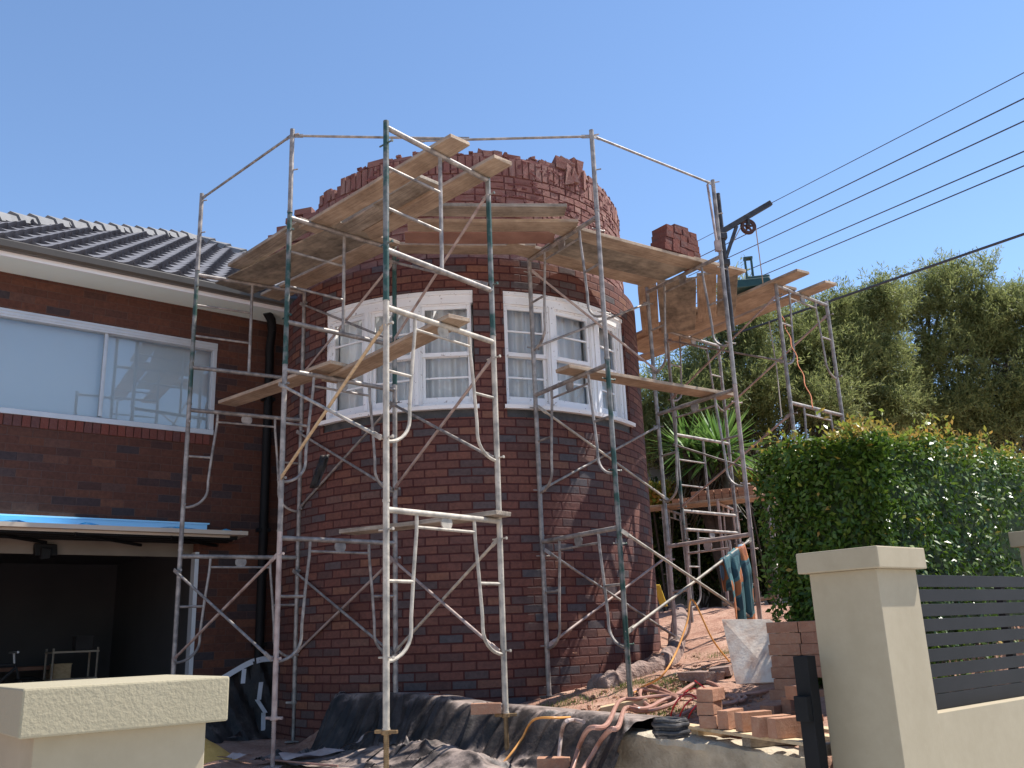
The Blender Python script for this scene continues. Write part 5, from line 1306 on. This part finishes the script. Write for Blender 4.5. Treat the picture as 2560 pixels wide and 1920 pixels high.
# loose bricks and rubbish round the kerb
o = one_brick(at_z(q('B1', 2052, 1110), -.57)[:2], V(.5, 1, 0), -.585, 'worn half brick standing on the plastic sheet against the tower', 'darkbrick', None, L=.11, H=.105, jit=.008)
c = at_z(q('B2', 400, 1185), -.57); one_brick(c, V(1, .02, 0), -.575, 'whole red brick lying on the plastic sheet left of the nearest inner leg', 'newbrick', None)
c = front('B2', 985, 1640, .42); one_brick(c, V(1, -.1, 0), c[2] - .02, 'red brick weighing down the sheet at the bottom of the picture', 'newbrick', None)
b = MB(); c = at_z(q('B1', 1780, 1060), -.56)
for k in range(6): 
    u = unit(V(rnd.uniform(-1, 1), rnd.uniform(-1, 1), rnd.uniform(-.2, 1.2))); s_ = unit(np.cross(u, V(.3, .2, 1))); 
    b.mesh([c + V(k * .035 - .1, 0, .0) + u * .12 * a + s_ * .09 * e + V(0, 0, .05 + .02 * math.sin(a * 3 + e * 5)) for a in (-1, 0, 1) for e in (-1, 0, 1)], [(0, 1, 4, 3), (1, 2, 5, 4), (3, 4, 7, 6), (4, 5, 8, 7)])
o = b.build('paper_bag', M['pinkish'], smooth=True); tag(o, 'torn brown paper bag by the foot of the tower', 'paper bag')
b = MB(); P = [at_z(q('B1', *p), -.9) for p in ((820, 1330), (950, 1300), (1140, 1302), (1200, 1330), (1240, 1372))]; b.tube(smooth_path([p + UP * .02 for p in P]), .02, 8)
o = b.build('grey_pipe', M['rope'], smooth=True); tag(o, 'bent grey pipe lying in the dark soil by the tower', 'pipe')
b = MB(); P = [at_z(q('B1', *p), -.94) for p in ((500, 1590), (640, 1605), (800, 1620), (1000, 1640), (1190, 1655))]; b.tube(smooth_path([p + UP * .012 for p in P]), .008, 6)
o = b.build('brown_cable', M['hose'], smooth=True); tag(o, 'thin brown cable on the driveway in front of the tower', 'cable')
# pale strips laid as streaks of sunlight on the shaded driveway, plus loose scraps
for k, (p0, p1, wd, lab) in enumerate((((700, 1590), (1215, 1530), .10, 'pale strip laid as sunlight on the driveway, the long one'), ((1250, 1510), (1510, 1360), .07, 'pale strip laid as sunlight leading up to the plastic sheet'), ((200, 1600), (390, 1560), .08, 'small scrap of pale cloth near the sand'), ((270, 1420), (510, 1310), .07, 'torn grey strip by the black corner sheet'))):
    A = at_z(q('B1', *p0), -.93); B = at_z(q('B1', *p1), -.93 + (.16 if k == 1 else 0)); u = unit(B - A); s_ = unit(np.cross(UP, u)); vs = []
    for i in range(25):
        t = i / 24
        for e in (-1, -.3, .4, 1): vs.append(A + (B - A) * t + s_ * wd * e * (.6 + .4 * math.sin(t * 7 + k)) + UP * (.025 + .014 * math.sin(t * 9 + e * 1.2 + k) + .012 * e))
    b = MB(); b.mesh(vs, [(i * 4 + j, (i + 1) * 4 + j, (i + 1) * 4 + j + 1, i * 4 + j + 1) for i in range(24) for j in range(3)])
    o = b.build('sun_strip_or_scrap', M['plastic' if k == 3 else 'palecloth'], smooth=True); tag(o, lab, 'cloth scrap')
# black sheet taped over the corner by the downpipe
b = MB(); vs = []
na, nz = 24, 16
for i in range(na + 1):
    a = 1.45 + .95 * i / na; top = -.42 + .26 * sstep(1.45, 2.2, a)
    for j in range(nz + 1):
        t = j / nz; z_ = -.98 + (top + .98) * t; o_ = .05 + .38 * (1 - t) ** 1.6 + .035 * math.sin(a * 17 + t * 4) * (1 - t * .6) + .02 * math.sin(a * 41 + t * 9)
        vs.append(wall(a, z_, o_ + (.05 if a > 2.05 else 0)))
b.mesh(vs, [(i * (nz + 1) + j, (i + 1) * (nz + 1) + j, (i + 1) * (nz + 1) + j + 1, i * (nz + 1) + j + 1) for i in range(na) for j in range(nz)])
cs = b.build('corner_sheet', M['plastic'], smooth=True); tag(cs, 'black plastic sheet taped over the corner between wing and tower', 'plastic sheet')
b = MB()
for i in range(0, na - 1):
    a = 1.45 + .95 * i / na; top = -.42 + .26 * float(sstep(1.45, 2.2, a)); a2 = a + .95 / na; top2 = -.42 + .26 * float(sstep(1.45, 2.2, a2)); o_ = .075 + (.05 if a > 2.05 else 0)
    b.face([wall(a, top - .03, o_ + .012), wall(a2, top2 - .03, o_ + .012), wall(a2, top2 + .03, o_ - .01), wall(a, top + .03, o_ - .01)])
b.build('tape', M['tape'], cs)
for (p, r_) in (((2.06, -.4), (2.02, -.58)), ((2.02, -.58), (2.1, -.72)), ((2.1, -.72), (2.08, -.9)), ((1.86, -.25), (1.83, -.4)), ((1.6, -.62), (1.55, -.75))):
    b = MB(); b.face([wall(p[0] - .025, p[1], .33), wall(p[0] + .025, p[1], .33), wall(r_[0] + .025, r_[1], .38), wall(r_[0] - .025, r_[1], .38)]); b.build('tape', M['tape'], cs)
b = MB(); c = at_y(q('C4', 285, 740), 8.6); vs = []
for i in range(9):
    for j in range(4): vs.append(c + V(-.04 + .03 * j - i * .012, .02 * math.sin(j * 2 + i * .7), -.04 * i + .01 * math.sin(j * 3)))
b.mesh(vs, [(i * 4 + j, i * 4 + j + 1, (i + 1) * 4 + j + 1, (i + 1) * 4 + j) for i in range(8) for j in range(3)])
o = b.build('rag', M['plastic'], smooth=True); so_ = o.modifiers.new('thick', 'SOLIDIFY'); so_.thickness = .006; tag(o, 'grey rag hanging from a brace beside the left tower windows', 'rag')
# weeds
def blades(n, c, spread, h, mat, name, label, cat):
    vs = []; fs = []
    for k in range(n):
        a = rnd.uniform(0, 6.28); p = c + V(rnd.uniform(-spread, spread), rnd.uniform(-spread, spread), 0); d = V(math.cos(a), math.sin(a), 0); s_ = V(-d[1], d[0], 0) * .012; i = len(vs); hh = h * rnd.uniform(.6, 1.2)
        vs += [p - s_, p + s_, p + d * hh * .4 + UP * hh * .7 + s_ * 1.2, p + d * hh * .4 + UP * hh * .7 - s_ * 1.2, p + d * hh * .95 + UP * hh * .75]
        fs += [(i, i + 1, i + 2, i + 3), (i + 3, i + 2, i + 4, i + 4)]
    b = MB(); b.mesh(vs, [f if f[2] != f[3] else f[:3] for f in fs]); o = b.build(name, M[mat]); return tag(o, label, cat)
blades(9, at_z(q('B1', 945, 1350), -.93), .05, .16, 'yucca', 'weed', 'bright green weed by the bent grey pipe', 'weed')
blades(6, at_z(q('B1', 1100, 1420), -.93), .05, .16, 'yucca', 'weed', 'fallen bright green leaves below the bent grey pipe', 'weed')
# grass and rubble on the garden
nG = 5200; rg = np.random.default_rng(3)
gp_ = []; cand = [q('B2', 900, 1160), q('B2', 1000, 1180), q('B2', 1150, 1070), q('B2', 1700, 930), q('B2', 1800, 950), q('B2', 1350, 1230), q('B3', 330, 1030), q('B3', 520, 880), q('B3', 400, 1170), q('B3', 760, 650), q('B3', 800, 560), q('B3', 850, 330), q('B3', 250, 1240), q('B3', 640, 880), q('B3', 90, 930), q('B3', 860, 745)]
cen = np.array([on_ground(p) for p in cand])
ci = rg.integers(0, len(cen), nG); xy = cen[ci, :2] + rg.normal(0, 1, (nG, 2)) * np.array([.16, .13]); zz = gz(xy[:, 0], xy[:, 1])
an = rg.uniform(0, 6.28, nG); hh = rg.uniform(.015, .05, nG); d = np.stack([np.cos(an), np.sin(an), np.zeros(nG)], 1); s_ = np.stack([-np.sin(an), np.cos(an), np.zeros(nG)], 1) * .0035
b0_ = np.concatenate([xy, zz[:, None] - .005], 1); tip = b0_ + d * hh[:, None] * .6; tip[:, 2] += hh
vs = np.stack([b0_ - s_, b0_ + s_, tip], 1).reshape(-1, 3); ok = kerb_side(xy[:, 0], xy[:, 1]) > .25
fs = np.arange(nG * 3).reshape(nG, 3)[ok]
o = np_mesh('grass', vs, fs, M['grass']); tag(o, 'sparse short grass on the red soil of the garden', 'grass', kind='stuff')
b = MB()
for k in range(1500):
    px_, py_ = rnd.uniform(1420, 2000), rnd.uniform(1590, 1840)
    if px_ > 1780 and py_ < 1725: continue
    p = on_ground((px_, py_))
    if kerb_side(np.array([p[0]]), np.array([p[1]]))[0] < .2: continue
    s_ = min(.022, abs(rnd.gauss(0, .007)) + .003); b.box(p + UP * s_ * .4, V(s_, rnd.uniform(-s_, s_), 0), V(rnd.uniform(-s_, s_) * .3, s_ * .8, 0), UP * s_ * .6, (rnd.random(), rnd.random()), s_ * .35)
o = b.build('rubble', M['newbrick']); tag(o, 'brick chips and crumbs scattered over the red soil', 'rubble', kind='stuff')

# ------------------------------------------------------------------ things in the dark garage
def rodset(pairs, r, mat, name, parent): 
    b = MB()
    for p in pairs: b.tube(p, r, 8)
    return b.build(name, mat, parent, smooth=True)
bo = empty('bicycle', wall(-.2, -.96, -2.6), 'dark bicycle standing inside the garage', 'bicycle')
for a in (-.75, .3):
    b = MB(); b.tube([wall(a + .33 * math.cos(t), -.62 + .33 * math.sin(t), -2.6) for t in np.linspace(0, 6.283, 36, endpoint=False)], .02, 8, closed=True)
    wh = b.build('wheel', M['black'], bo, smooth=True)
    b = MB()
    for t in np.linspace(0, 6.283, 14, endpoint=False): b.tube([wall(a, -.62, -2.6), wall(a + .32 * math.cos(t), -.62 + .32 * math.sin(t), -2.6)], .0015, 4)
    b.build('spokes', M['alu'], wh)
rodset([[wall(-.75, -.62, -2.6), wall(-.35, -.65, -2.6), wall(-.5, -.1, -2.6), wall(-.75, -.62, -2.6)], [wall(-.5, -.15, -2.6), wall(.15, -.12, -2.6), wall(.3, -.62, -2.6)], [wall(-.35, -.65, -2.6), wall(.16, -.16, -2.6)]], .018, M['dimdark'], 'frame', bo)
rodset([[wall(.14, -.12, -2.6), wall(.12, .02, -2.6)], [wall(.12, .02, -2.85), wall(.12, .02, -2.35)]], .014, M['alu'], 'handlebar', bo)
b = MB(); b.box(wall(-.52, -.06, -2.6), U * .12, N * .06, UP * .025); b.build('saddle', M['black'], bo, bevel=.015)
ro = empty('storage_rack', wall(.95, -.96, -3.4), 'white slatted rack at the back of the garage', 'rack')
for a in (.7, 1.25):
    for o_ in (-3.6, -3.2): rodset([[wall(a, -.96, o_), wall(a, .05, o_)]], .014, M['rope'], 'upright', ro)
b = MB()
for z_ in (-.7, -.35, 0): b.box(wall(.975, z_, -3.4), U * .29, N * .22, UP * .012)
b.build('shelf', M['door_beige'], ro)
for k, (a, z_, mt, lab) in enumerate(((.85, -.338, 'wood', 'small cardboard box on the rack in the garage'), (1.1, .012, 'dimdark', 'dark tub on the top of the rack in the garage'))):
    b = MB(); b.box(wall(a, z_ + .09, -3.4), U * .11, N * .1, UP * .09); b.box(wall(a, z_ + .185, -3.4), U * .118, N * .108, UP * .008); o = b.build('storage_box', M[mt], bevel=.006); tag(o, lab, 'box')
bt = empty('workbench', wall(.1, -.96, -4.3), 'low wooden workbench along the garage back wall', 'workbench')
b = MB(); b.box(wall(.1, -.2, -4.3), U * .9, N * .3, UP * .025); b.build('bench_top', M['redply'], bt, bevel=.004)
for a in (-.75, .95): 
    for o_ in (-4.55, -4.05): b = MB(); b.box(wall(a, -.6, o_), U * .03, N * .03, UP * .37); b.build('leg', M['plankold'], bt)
# ------------------------------------------------------------------ power lines
def wire(k, a, b2, Ya, Yb, r, label, extra=.35):
    A = at_y(q(k, *a), Ya); B = at_y(q(k, *b2), Yb); d = B - A; A2 = A - d * .6; B2 = B + d * extra
    pts = [A2 + (B2 - A2) * t - UP * 1.2 * t * (1 - t) * 0 for t in np.linspace(0, 1, 12)]
    b = MB(); b.tube(pts, r, 6); o = b.build('power_line', M['cable'], smooth=True); tag(o, label, 'power line', 'power lines across the sky')
for k, (a, b2, Y0, r) in enumerate((((2212, 145), (920, 812), 16, .009), ((2212, 290), (940, 912), 16.5, .013), ((2212, 415), (1065, 945), 17, .013), ((2212, 585), (1080, 1072), 17.5, .013), ((2212, 670), (1085, 1143), 18, .013))):
    wire('C3', a, b2, Y0, Y0 + 9, r, ('thin topmost', 'second', 'middle', 'fourth', 'fifth')[k] + ' overhead power line, counted from the top, against the blue sky')
wire('T', (1560, 0), (200, 470), 12.5, 15.8, .021, 'thick lowest overhead cable passing just above the trees', .2)

# ------------------------------------------------------------------ foliage
rg = np.random.default_rng(11)
def nrmz(a): return a / (np.linalg.norm(a, axis=1, keepdims=True) + 1e-9)
def leaf_quads(c, ax, up, L, Wd, fold=.25):
    """rhombic, slightly folded leaves: base, side, tip, side"""
    ax = nrmz(ax); sd = nrmz(np.cross(ax, up)); nn = np.cross(sd, ax)
    L = np.broadcast_to(L, (len(c),))[:, None]; Wd = np.broadcast_to(Wd, (len(c),))[:, None]
    v = np.stack([c, c + ax * L * .45 + sd * Wd * .5 + nn * Wd * fold, c + ax * L, c + ax * L * .45 - sd * Wd * .5 + nn * Wd * fold], 1)
    n = len(c); f = np.arange(n * 4).reshape(n, 4); return v.reshape(-1, 3), f
# hedge: a clipped block behind the fence
HP = RC - N * .62
hc = at_plane(q('T', 840, 1350), HP, N); HT = at_plane(q('T', 700, 1045), HP, N)[2] - .03
hc = hc * V(1, 1, 0); HD = 1.12; HLn = 5.5; HB = -1.0
def hedge_pts(n):
    """random spots on the clipped faces: street face, left face, top"""
    out = []; nm = []
    fr = rg.random(n)
    a = np.where(fr < .45, rg.random(n) ** 1.4 * HLn, np.where(fr < .72, 0, rg.random(n) ** 1.3 * HLn))
    d_ = np.where(fr < .45, 0, rg.random(n) * HD)
    z_ = np.where(fr < .72, HB + (HT - HB) * rg.random(n) ** .8, HT)
    p = hc[None] + U[None] * a[:, None] - N[None] * d_[:, None] + UP[None] * z_[:, None]
    no = np.where((fr < .45)[:, None], N[None], np.where((fr < .72)[:, None], -U[None], UP[None]))
    b1 = hash_noise(a * 1. + d_ * .7, z_ + d_, 2.4, 31) + .5 * hash_noise(a + d_, z_ * 1.1, 6, 32)
    p = p + no * ((b1 - .75) * .16)[:, None] - no * (rg.random(n) ** 2 * .16)[:, None]
    # soft shoulders
    return p, no
ho_ = empty('hedge', hc + UP * -1.2 - N * .5 + U * 2, 'tall clipped glossy green hedge with orange new growth behind the slat fence', 'hedge')
p, no = hedge_pts(30000)
tilt = rg.normal(0, 1, p.shape); up = nrmz(no + tilt * .55 + UP * .35); ax = nrmz(np.cross(up, rg.normal(0, 1, p.shape)) + no * .25 - UP * .2)
v, f = leaf_quads(p, ax, up, rg.uniform(.04, .075, len(p)), rg.uniform(.022, .036, len(p)))
np_mesh('foliage', v, f, M['hedge'], ho_)
# bright young leaves along the top and scattered over the faces
n = 5200; a = rg.random(n) ** 1.2 * HLn; dd = rg.random(n) * HD; tuft = hash_noise(a, dd, 4.5, 40) ** 2
p = hc[None] + U[None] * a[:, None] - N[None] * dd[:, None]; p[:, 2] = HT - .03 + rg.random(n) * (.03 + .26 * tuft)
lat = rg.normal(0, 1, (n, 3)); ax = nrmz(lat + UP[None] * .9); up = nrmz(rg.normal(0, 1, (n, 3)) + UP)
v1, f1_ = leaf_quads(p, ax, up, rg.uniform(.035, .07, n), rg.uniform(.018, .032, n))
k = 90; cs_ = hc[None] + U[None] * (rg.random(k) * HLn)[:, None] - N[None] * (rg.random(k) * HD)[:, None]; cs_[:, 2] = HT
hts = rg.gamma(2, .06, k); ps = []
for i in range(k):
    m_ = int(10 + hts[i] * 90); t = rg.random(m_); q_ = cs_[i] + np.outer(t, UP * hts[i]) + rg.normal(0, .018, (m_, 3)); ps.append(q_)
ps = np.concatenate(ps); ax = nrmz(rg.normal(0, 1, ps.shape) + UP * .6); v2, f2_ = leaf_quads(ps, ax, nrmz(rg.normal(0, 1, ps.shape) + UP), rg.uniform(.035, .065, len(ps)), rg.uniform(.018, .03, len(ps)))
pf, nof = hedge_pts(260); pf = pf + nof * .06; ax = nrmz(rg.normal(0, 1, pf.shape) + nof + UP * .3); v3_, f3_ = leaf_quads(pf, ax, nrmz(nof + rg.normal(0, .6, pf.shape)), rg.uniform(.04, .07, len(pf)), rg.uniform(.02, .034, len(pf)))
vv = np.concatenate([v1, v2, v3_]); ff = np.concatenate([f1_, f2_ + len(v1), f3_ + len(v1) + len(v2)])
np_mesh('new_shoots', vv, ff, M['shoot'], ho_)
b = MB(); b.box(hc + U * (HLn / 2 + .06) - N * HD / 2 + UP * ((HT + HB) / 2 - .06), U * (HLn / 2 - .06), N * (HD / 2 - .12), UP * ((HT - HB) / 2 - .06))
for k in range(14): 
    c = hc + U * rnd.uniform(.1, 5) - N * rnd.uniform(.2, .9); b.tube([c + UP * -1.3, c + UP * -.5 + V(rnd.uniform(-.1, .1), 0, 0)], .02, 6)
b.build('stems', M['shrub'], ho_)

# trees beyond the garden
def px_of(P): d = CM @ np.array(P); return 1280 + F * d[0] / d[2], 960 - F * d[1] / d[2]
def tree(label, base, blobs, nleaf, mat, lsize=(.07, .13), lw=(.014, .026), trunk_r=.2, droop=0.0, seed=1, sub=34):
    """blobs: (x px, y px, distance, radius m); limbs run from the trunk into each clump"""
    r_ = np.random.default_rng(seed); o = empty('tree', base, label, 'tree', 'trees behind the garden')
    cen = np.array([at_y((bx_, by_), Y) for bx_, by_, Y, _ in blobs]); rad = np.array([x[3] for x in blobs])
    wts = rad ** 2.2; wts = wts / wts.sum(); vs = []; fs = []; off = 0
    nspr = nleaf // sub
    ns_ = 13; sb_i = np.repeat(np.arange(len(blobs)), ns_); sdir = nrmz(r_.normal(0, 1, (len(sb_i), 3)))
    cen0, rad0 = cen, rad
    scen = cen[sb_i] + sdir * (rad[sb_i] * r_.uniform(.35, 1.0, len(sb_i)))[:, None] * np.array([1, 1, .85]); srad = rad[sb_i] * r_.uniform(.26, .46, len(sb_i))
    wts = srad ** 2; wts = wts / wts.sum(); bi = r_.choice(len(scen), nspr, p=wts); dirs = nrmz(r_.normal(0, 1, (nspr, 3)) + UP * .25); cen, rad = scen, srad
    rr = rad[bi] * (r_.random(nspr) ** .42) * (.75 + .5 * hash_noise(dirs[:, 0] * 2 + bi, dirs[:, 2] * 2 + dirs[:, 1], 1.7, 50))
    sc_ = cen[bi] + dirs * rr[:, None] * np.array([1, 1, .8])
    keep = hash_noise(sc_[:, 0] + sc_[:, 1] * .6, sc_[:, 2] + sc_[:, 1] * .5, 1.5, seed + 60) > .2
    sc_ = sc_[keep]; dirs = dirs[keep]
    ax_ = nrmz(dirs * .7 + UP * (.55 - droop) + r_.normal(0, .45, sc_.shape)); sl_ = r_.uniform(.25, .6, len(sc_))
    t = r_.random((len(sc_), sub)); c = sc_[:, None, :] + ax_[:, None, :] * (t * sl_[:, None])[:, :, None] + r_.normal(0, .035, (len(sc_), sub, 3))
    la = nrmz((ax_[:, None, :] * .8 + r_.normal(0, .6, (len(sc_), sub, 3))).reshape(-1, 3)); c = c.reshape(-1, 3)
    v, f = leaf_quads(c, la, nrmz(r_.normal(0, 1, la.shape) + UP * .5), r_.uniform(*lsize, len(c)), r_.uniform(*lw, len(c)), .15)
    np_mesh('crown', v, f, M[mat], o); cen, rad = cen0, rad0
    b = MB(); base = np.array(base, float); fork = base + UP * max(1.0, (cen[:, 2].mean() - base[2]) * .35)
    b.tube([base, base + (fork - base) * .5 + V(.1, 0, 0), fork], [trunk_r * 1.3, trunk_r, trunk_r * .8], 10)
    for i in range(len(blobs)):
        e = cen[i] + nrmz(r_.normal(0, 1, (1, 3)))[0] * rad[i] * .3; mid = fork + (e - fork) * .5 + V(*(r_.normal(0, .25, 3))) - UP * .2
        tk = trunk_r * .45
        b.tube(smooth_path([fork, fork + (mid - fork) * .5 + r_.normal(0, .12, 3), mid, e], 4), list(np.linspace(tk, .02, 13)), 6)
        for j in range(9):
            s_ = r_.uniform(.35, 1); st_ = mid + (e - mid) * s_; dv = nrmz(r_.normal(0, 1, (1, 3)) + np.array([[0, 0, .5]]))[0]; en = st_ + dv * rad[i] * r_.uniform(.5, .95)
            b.tube(smooth_path([st_, (st_ + en) / 2 + r_.normal(0, .08, 3), en], 3), list(np.linspace(.035, .008, 7)), 5)
    b.build('trunk', M['bark'], o, smooth=True)
    return o
def tp(L, Y): 
    out = []
    for (x, y, r_, *yo) in L:
        X_, Y_ = q('T', x, y); YY = Y + (yo[0] if yo else 0); out.append((X_, Y_, YY, r_ * .434 / F * YY))
    return out
tree('wide spreading green tree on the right behind the hedge', V(9.6, 19.5, .1), tp([(1290, 380, 190), (1500, 460, 210), (1090, 400, 170), (1380, 600, 220), (1630, 620, 230), (950, 480, 170), (1120, 680, 190), (1560, 850, 210), (1330, 900, 220), (1400, 190, 80), (1230, 210, 95), (1130, 260, 80), (1600, 330, 110), (1000, 860, 190), (1700, 420, 140), (1750, 800, 200), (1150, 960, 180), (1300, 1080, 200), (1560, 1080, 210), (1720, 1000, 200), (1000, 1050, 180)], 19), 165000, 'treeleaf', seed=3, trunk_r=.22)
tree('denser dark green tree in the middle behind the scaffold', V(5.6, 18.5, .1), tp([(700, 450, 140, 1), (560, 520, 140), (450, 620, 150, -.5), (640, 680, 190), (800, 620, 170, .5), (500, 850, 190), (720, 860, 200), (860, 330, 90), (600, 390, 60), (380, 800, 140), (900, 800, 170), (820, 430, 130), (420, 480, 90), (300, 560, 80), (600, 1020, 190), (850, 1020, 190), (420, 980, 160)], 18), 140000, 'treeleaf', seed=5, trunk_r=.2)
tree('feathery tree behind the tower and back platform', V(3.6, 17.5, .1), [(1860, 870, 17.5, .8), (1760, 930, 17, .9), (1700, 1010, 17, .9), (1800, 1060, 17.5, 1.0), (1620, 1040, 17, .7), (1660, 1130, 17, .8), (1900, 960, 17, .9), (1940, 1080, 17.5, 1.0), (1880, 780, 17, .42), (1820, 740, 17, .3), (1960, 860, 18, .7), (1760, 1150, 17, .7), (2010, 1000, 17, .8)], 130000, 'treeleaf', seed=8, trunk_r=.16)
# dark shrubs under the trees
def shrub(label, px, Y, r, n, mat='shrub', seed=1, sq=.9, ls=(.06, .12), group='shrubs behind the low trestle'):
    r_ = np.random.default_rng(seed); c = at_y(px, Y); gzc = g1(c[0], c[1]); o = empty('shrub', V(c[0], c[1], gzc), label, 'shrub', group)
    d = nrmz(r_.normal(0, 1, (n, 3))); rr = r * r_.random(n) ** .35 * (.75 + .5 * hash_noise(d[:, 0] * 3 + seed, d[:, 2] * 3, 1.5, seed)); p = c + d * rr[:, None] * np.array([1, .8, sq])
    ax = nrmz(d + r_.normal(0, .8, d.shape)); v, f = leaf_quads(p, ax, nrmz(d + r_.normal(0, .5, d.shape)), r_.uniform(*ls, n), r_.uniform(.03, .06, n))
    np_mesh('foliage', v, f, M[mat], o)
    b = MB()
    for k in range(5): b.tube([V(c[0], c[1], gzc), c + V(*(r_.normal(0, r * .35, 3)))], .02, 5)
    b.build('stems', M['bark'], o); return o
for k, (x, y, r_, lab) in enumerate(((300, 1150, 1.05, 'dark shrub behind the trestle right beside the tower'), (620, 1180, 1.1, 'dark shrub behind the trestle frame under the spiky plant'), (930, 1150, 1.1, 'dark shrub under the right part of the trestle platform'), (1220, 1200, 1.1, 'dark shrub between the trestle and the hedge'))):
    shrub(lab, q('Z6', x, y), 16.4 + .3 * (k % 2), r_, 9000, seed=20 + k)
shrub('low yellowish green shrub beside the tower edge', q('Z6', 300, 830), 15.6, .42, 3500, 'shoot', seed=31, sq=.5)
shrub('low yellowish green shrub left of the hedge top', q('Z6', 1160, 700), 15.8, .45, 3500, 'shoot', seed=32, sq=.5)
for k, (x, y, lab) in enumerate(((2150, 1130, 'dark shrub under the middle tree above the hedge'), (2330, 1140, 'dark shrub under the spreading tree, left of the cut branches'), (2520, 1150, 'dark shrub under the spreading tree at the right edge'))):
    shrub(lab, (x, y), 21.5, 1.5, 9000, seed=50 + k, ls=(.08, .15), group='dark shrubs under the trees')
# pale garden wall of the neighbour
A = at_y(q('Z6', 150, 760), 17.2); B = at_y(q('Z6', 1400, 470), 17.0)
b = MB(); b.box(V((A[0] + B[0]) / 2 + .8, 17.4, 1.55), V((B[0] - A[0]) / 2 + 1.0, -.15, 0), V(0, .1, 0), UP * 1.75); o = b.build('garden_wall', M['rendered_wall']); tag(o, 'pale rendered garden wall behind the spiky plant', 'wall')
# spiky yucca
yc = at_y(q('Z6', 840, 560), 15.0); yo = empty('yucca', V(yc[0], yc[1], g1(yc[0], yc[1])), 'spiky yucca with fans of sword leaves behind the scaffold', 'yucca')
r_ = np.random.default_rng(77)
heads = [at_y(q('Z6', 840, 440), 15.0), at_y(q('Z6', 540, 430), 15.3), at_y(q('Z6', 690, 520), 15.2)]
vs = []; fs = []; vd = []; fd = []
for h_i, h in enumerate(heads):
    n = (150, 90, 90)[h_i]
    for k in range(n):
        el = math.asin(r_.uniform(-.45, 1)); az = r_.uniform(0, 6.283); d = V(math.cos(el) * math.cos(az), math.cos(el) * math.sin(az), math.sin(el)); L = r_.uniform(.7, 1.05) * (1.0 if h_i == 0 else .85)
        s_ = unit(np.cross(d, UP + V(.01, 0, 0))); dr = .18 * max(0, .8 - d[2]); w_ = .02
        pts = [h + d * .05, h + d * L * .4 - UP * dr * .1, h + d * L * .75 - UP * dr * .5, h + d * L - UP * dr * L]; i = len(vs)
        for p, ww in zip(pts, (.8, 1.25, .9, .06)): vs += [p - s_ * w_ * ww, p + s_ * w_ * ww]
        fs += [(i + 2 * j, i + 2 * j + 1, i + 2 * j + 3, i + 2 * j + 2) for j in range(3)]
    for k in range(120):
        az = r_.uniform(0, 6.283); dp = r_.uniform(.1, .95); p0 = h - UP * dp * .9 + V(math.cos(az), math.sin(az), 0) * .05; d = V(math.cos(az) * .8, math.sin(az) * .8, -.55); L = r_.uniform(.35, .6); s_ = V(-math.sin(az), math.cos(az), 0) * .016; i = len(vd)
        e = p0 + d * L - UP * .12; mm = p0 + d * L * .5
        vd += [p0 - s_, p0 + s_, mm - s_, mm + s_, e - s_ * .1, e + s_ * .1]; fd += [(i, i + 1, i + 3, i + 2), (i + 2, i + 3, i + 5, i + 4)]
np_mesh('leaves', np.array(vs), np.array(fs), M['yucca'], yo); np_mesh('dry_leaves', np.array(vd), np.array(fd), M['deadleaf'], yo)
b = MB()
for h in heads: b.tube([V(yc[0], yc[1], g1(yc[0], yc[1]) - .1), (V(yc[0], yc[1], 0) + h) / 2 * V(1, 1, 1) + V(.05, 0, 0), h], [.14, .1, .08], 8)
b.build('trunk', M['bark'], yo, smooth=True)

# unused prototypes never shown
for k in list(PROTO):
    if k not in used:
        for c in list(PROTO[k].children): bpy.data.objects.remove(c)
        bpy.data.objects.remove(PROTO[k])
